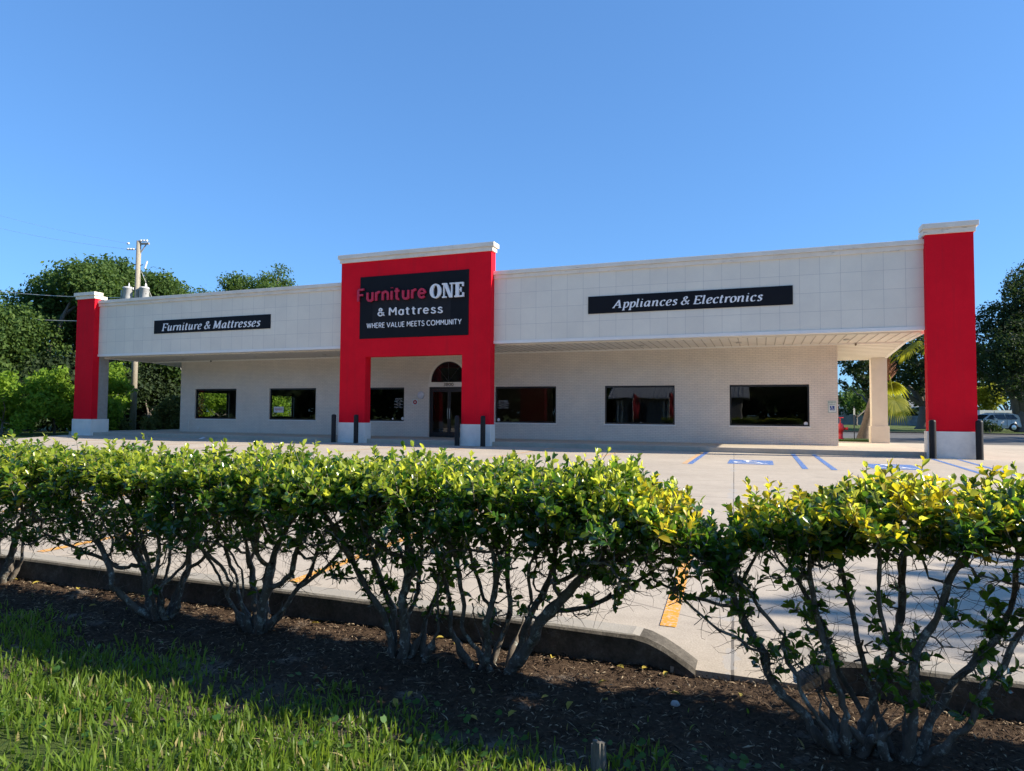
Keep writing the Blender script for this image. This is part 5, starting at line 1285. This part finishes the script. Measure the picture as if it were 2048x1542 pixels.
bush('hedge_shrub', 'green hedge shrub entering at the right picture edge', -3.36, -1.6, [(-2.75, -20.45, 6, 1.0), (-2.1, -20.4, 4, 1.0)], 107, 1850, lambda u, d: np.interp(u, [-3.4, -3.0], [.4, 0.05]), vc=-20.38, low=8)

# ------------------------------------------------------------------ grass, weeds, mulch chips, fallen leaves, stake
def in_view(P, mx=.25, my=.25):
    d = P - CAM; f = d @ cf; x = (d @ cr) / f * FX; y = (d @ cu) / f * FX
    return (f > .3) & (np.abs(x) < 1024 * (1 + mx)) & (np.abs(y) < 771 * (1 + my))
EDX = [-12, -9.18, -7.97, -7.1, -6.4, -5.54, -4.89, -4.52, -4.16, -3, 0]; EDV = [-20.35, -20.42, -20.58, -20.68, -20.74, -20.84, -20.86, -20.86, -20.86, -20.9, -20.9]
def grass():
    rng = np.random.default_rng(55); n = 85000
    x = rng.uniform(-11.5, -1.5, n); y = rng.uniform(-22.6, -20.3, n); z = ground_z(x, y)
    P = np.stack([x, y, z], 1); ed = np.interp(x, EDX, EDV) + .07 * np.sin(x * 5) + .05 * np.sin(x * 13)
    dep = ed - y
    patchy = .5 + .5 * np.sin(x * 3.1 + 2 * np.sin(y * 2.7)) * np.sin(y * 5.3 + 1.4 * np.sin(x * 2.3))
    pr_ = np.clip(dep / .3, .02, 1) * (.22 + .85 * patchy); pr_ = np.where(dep < 0, .006, pr_)
    pr_ = pr_ * np.interp(x, [-5.2, -4.6], [1, .75])
    k = (rng.uniform(0, 1, n) < pr_) & in_view(P, .3, .35); P = P[k]; dep = dep[k]; n = len(P)
    h = rng.uniform(.035, .105, n) * np.clip(.55 + dep * .6, .5, 1.05); w = rng.uniform(.0025, .0056, n)
    az = rng.uniform(0, 6.28, n); lean = np.abs(rng.normal(0, .55, n)); d = np.stack([np.cos(az), np.sin(az), np.zeros(n)], 1)
    fa = rng.uniform(0, 6.28, n); s = np.stack([np.cos(fa), np.sin(fa), np.zeros(n)], 1); up = np.array((0, 0, 1.0))
    rows = []
    for t, ww in ((0, .8), (.35, 1.0), (.7, .85), (1.0, .08)):
        c = P + up * (h * t * (1 - .25 * lean * t))[:, None] + d * (h * lean * t ** 1.8)[:, None]
        rows += [c - s * (w * ww)[:, None], c + s * (w * ww)[:, None]]
    V = np.stack(rows, 1).reshape(-1, 3); o = np.arange(n) * 8
    F = np.concatenate([np.stack([o + 2 * i, o + 2 * i + 1, o + 2 * i + 3, o + 2 * i + 2], 1) for i in range(3)])
    mi = np.tile((rng.uniform(0, 1, n) < .05).astype(int), 3)
    o = link_mesh('grass', np_mesh('grass', V, F, mi, smooth=True), [M['grass'], M['grass_dry']]); tag(o, 'sunlit green grass verge in front of the mulch', 'grass', kind='stuff')
grass()
def weeds():
    rng = np.random.default_rng(66); n = 2600
    x = rng.uniform(-8, -2.5, n); y = rng.uniform(-21.8, -20.7, n); ed = np.interp(x, EDX, EDV)
    k = (y < ed + .05) & (rng.uniform(0, 1, n) < np.interp(x, [-6.5, -4.8, -4], [.12, .7, 1]) * (.4 + .6 * (np.sin(x * 6) * np.sin(y * 7) > -.1)))
    x, y = x[k], y[k]; P = np.stack([x, y, ground_z(x, y) + rng.uniform(.012, .06, len(x))], 1); P = P[in_view(P)]
    n = len(P); r = rng.uniform(.007, .019, n); nz = rng.normal(size=(n, 3)) * .35 + np.array((0, -.15, 1)); nz /= np.linalg.norm(nz, axis=1, keepdims=True)
    a = np.cross(nz, np.array((.3, .9, .1))); a /= np.linalg.norm(a, axis=1, keepdims=True); b_ = np.cross(nz, a)
    ring_ = [P + (a * math.cos(t) + b_ * math.sin(t)) * (r * (1 if i else .5))[:, None] + nz * (.1 * r)[:, None] for i, t in enumerate(np.linspace(0, 2 * math.pi, 9)[:-1])]
    V = np.stack(ring_, 1).reshape(-1, 3); F = np.arange(n * 8).reshape(n, 8)
    tag(link_mesh('ground_weeds', np_mesh('ground_weeds', V, F), M['weed']), 'small round-leaved weeds in the shaded verge', 'weeds', kind='stuff')
weeds()
def chips():
    rng = np.random.default_rng(88); n = 26000
    x = rng.uniform(-11, -2, n); y = -20.03 - rng.uniform(0, 1, n) ** 1.15 * 1.1
    P = np.stack([x, y, ground_z(x, y) + rng.uniform(-.002, .012, n)], 1); P = P[in_view(P, .1, .1)]; n = len(P)
    az = rng.uniform(0, 6.28, n); d = np.stack([np.cos(az), np.sin(az), rng.normal(0, .28, n)], 1); d /= np.linalg.norm(d, axis=1, keepdims=True)
    s = np.cross(d, np.array((0, 0, 1.0)) + rng.normal(size=(n, 3)) * .3); s /= np.linalg.norm(s, axis=1, keepdims=True); u = np.cross(s, d)
    L = np.where(rng.uniform(0, 1, n) < .08, rng.uniform(.02, .05, n), rng.uniform(.006, .022, n))[:, None]; w = np.minimum(rng.uniform(.001, .0045, n), .04 * .02 / L[:, 0] + .0006)[:, None]
    V = np.stack([P - d * L, P - s * w + u * w, P + d * L, P + s * w + u * w, P + u * w * 1.6], 1).reshape(-1, 3); o = np.arange(n) * 5
    F = np.concatenate([np.stack([o, o + 1, o + 4], 1), np.stack([o + 1, o + 2, o + 4], 1), np.stack([o + 2, o + 3, o + 4], 1), np.stack([o + 3, o, o + 4], 1)])
    t = NT('mulch_fibre'); gq = t.node('ShaderNodeNewGeometry')
    t.base(t.ramp(gq.outputs['Random Per Island'], [(0, (.022, .014, .010)), (.5, (.052, .034, .025)), (.8, (.17, .115, .075)), (1, (.40, .32, .22))])); t.set(.9, .15)
    tag(link_mesh('mulch_chips', np_mesh('mulch_chips', V, F), t.m), 'brown bark mulch fibres under the hedge', 'mulch', kind='stuff')
chips()
def fallen():
    rng = np.random.default_rng(99); proto = []
    for k in range(3):
        V, F, mi = leaf_mesh(np.array([[-.5, 0, 0.]]), np.array([[1., 0, .05]]), np.array([[0, 0, 1.]]), np.array([1.0]), np.array([.48 + .06 * k]), rng, np.array([0]))
        me = np_mesh('fallen_leaf', V, F, smooth=True); me.materials.append(M['fallen_leaf']); proto.append(me)
    spots = [(430, 1158), (295, 1355), (205, 1170), (95, 1165), (70, 1155), (740, 1200), (880, 1285), (945, 1385), (930, 1280), (1205, 1367), (1332, 1356), (1245, 1332), (1090, 1395), (1140, 1410), (1210, 1400), (820, 1385), (790, 1400), (1025, 1428), (945, 1432), (690, 1165), (500, 1240), (330, 1240), (640, 1380), (1290, 1345), (1480, 1400), (380, 1315), (1350, 1390), (185, 1215), (1130, 1290), (1280, 1490)]
    for i, (px, py) in enumerate(spots):
        d = ray(px, py); k = (-.04 - CAM[2]) / d[2]; p = CAM + d * k
        if p[1] > -20.06: p[1] = -20.1
        o = bpy.data.objects.new('fallen_leaf', proto[i % 3]); sc.collection.objects.link(o); s = rng.uniform(.04, .058)
        o.scale = (s, s, s); o.rotation_euler = (rng.normal(0, .25), rng.normal(0, .2), rng.uniform(0, 6.28)); o.location = (p[0], p[1], float(ground_z(p[0], p[1])) + .016)
        tag(o, 'small yellow fallen leaf lying on the dark mulch under the hedge', 'leaf', 'fallen leaves on the mulch')
fallen()
b = MB(); cst = np.array((-4.86, -21.02, -.1)); rngs = random.Random(4)
for k in range(9):
    a = k * .7; r = .019 if k else 0
    b.tube([cst + np.array((r * math.cos(a), r * math.sin(a), 0)), cst + np.array((r * math.cos(a), r * math.sin(a), .145 + rngs.uniform(-.025, .012)))], [.013, .010], 6)
tag(b.build('wooden_stake', M['stake'], None, tuple(cst)), 'weathered grey stake stub in the grass at the bottom edge', 'stake')
b = MB(); p = np.array((-4.66, -20.38, .0)); b.smooth = True
tag(b.lathe([(.001, -.02), (.018, -.012), (.022, 0), (.015, .010), (.001, .014)], (p[0], p[1], float(ground_z(p[0], p[1])) + .006), 7).build('pebble', plain('pale_stone', (.4, .4, .4), .8), None, tuple(p)), 'pale pebble on the mulch near the kerb opening', 'stone')
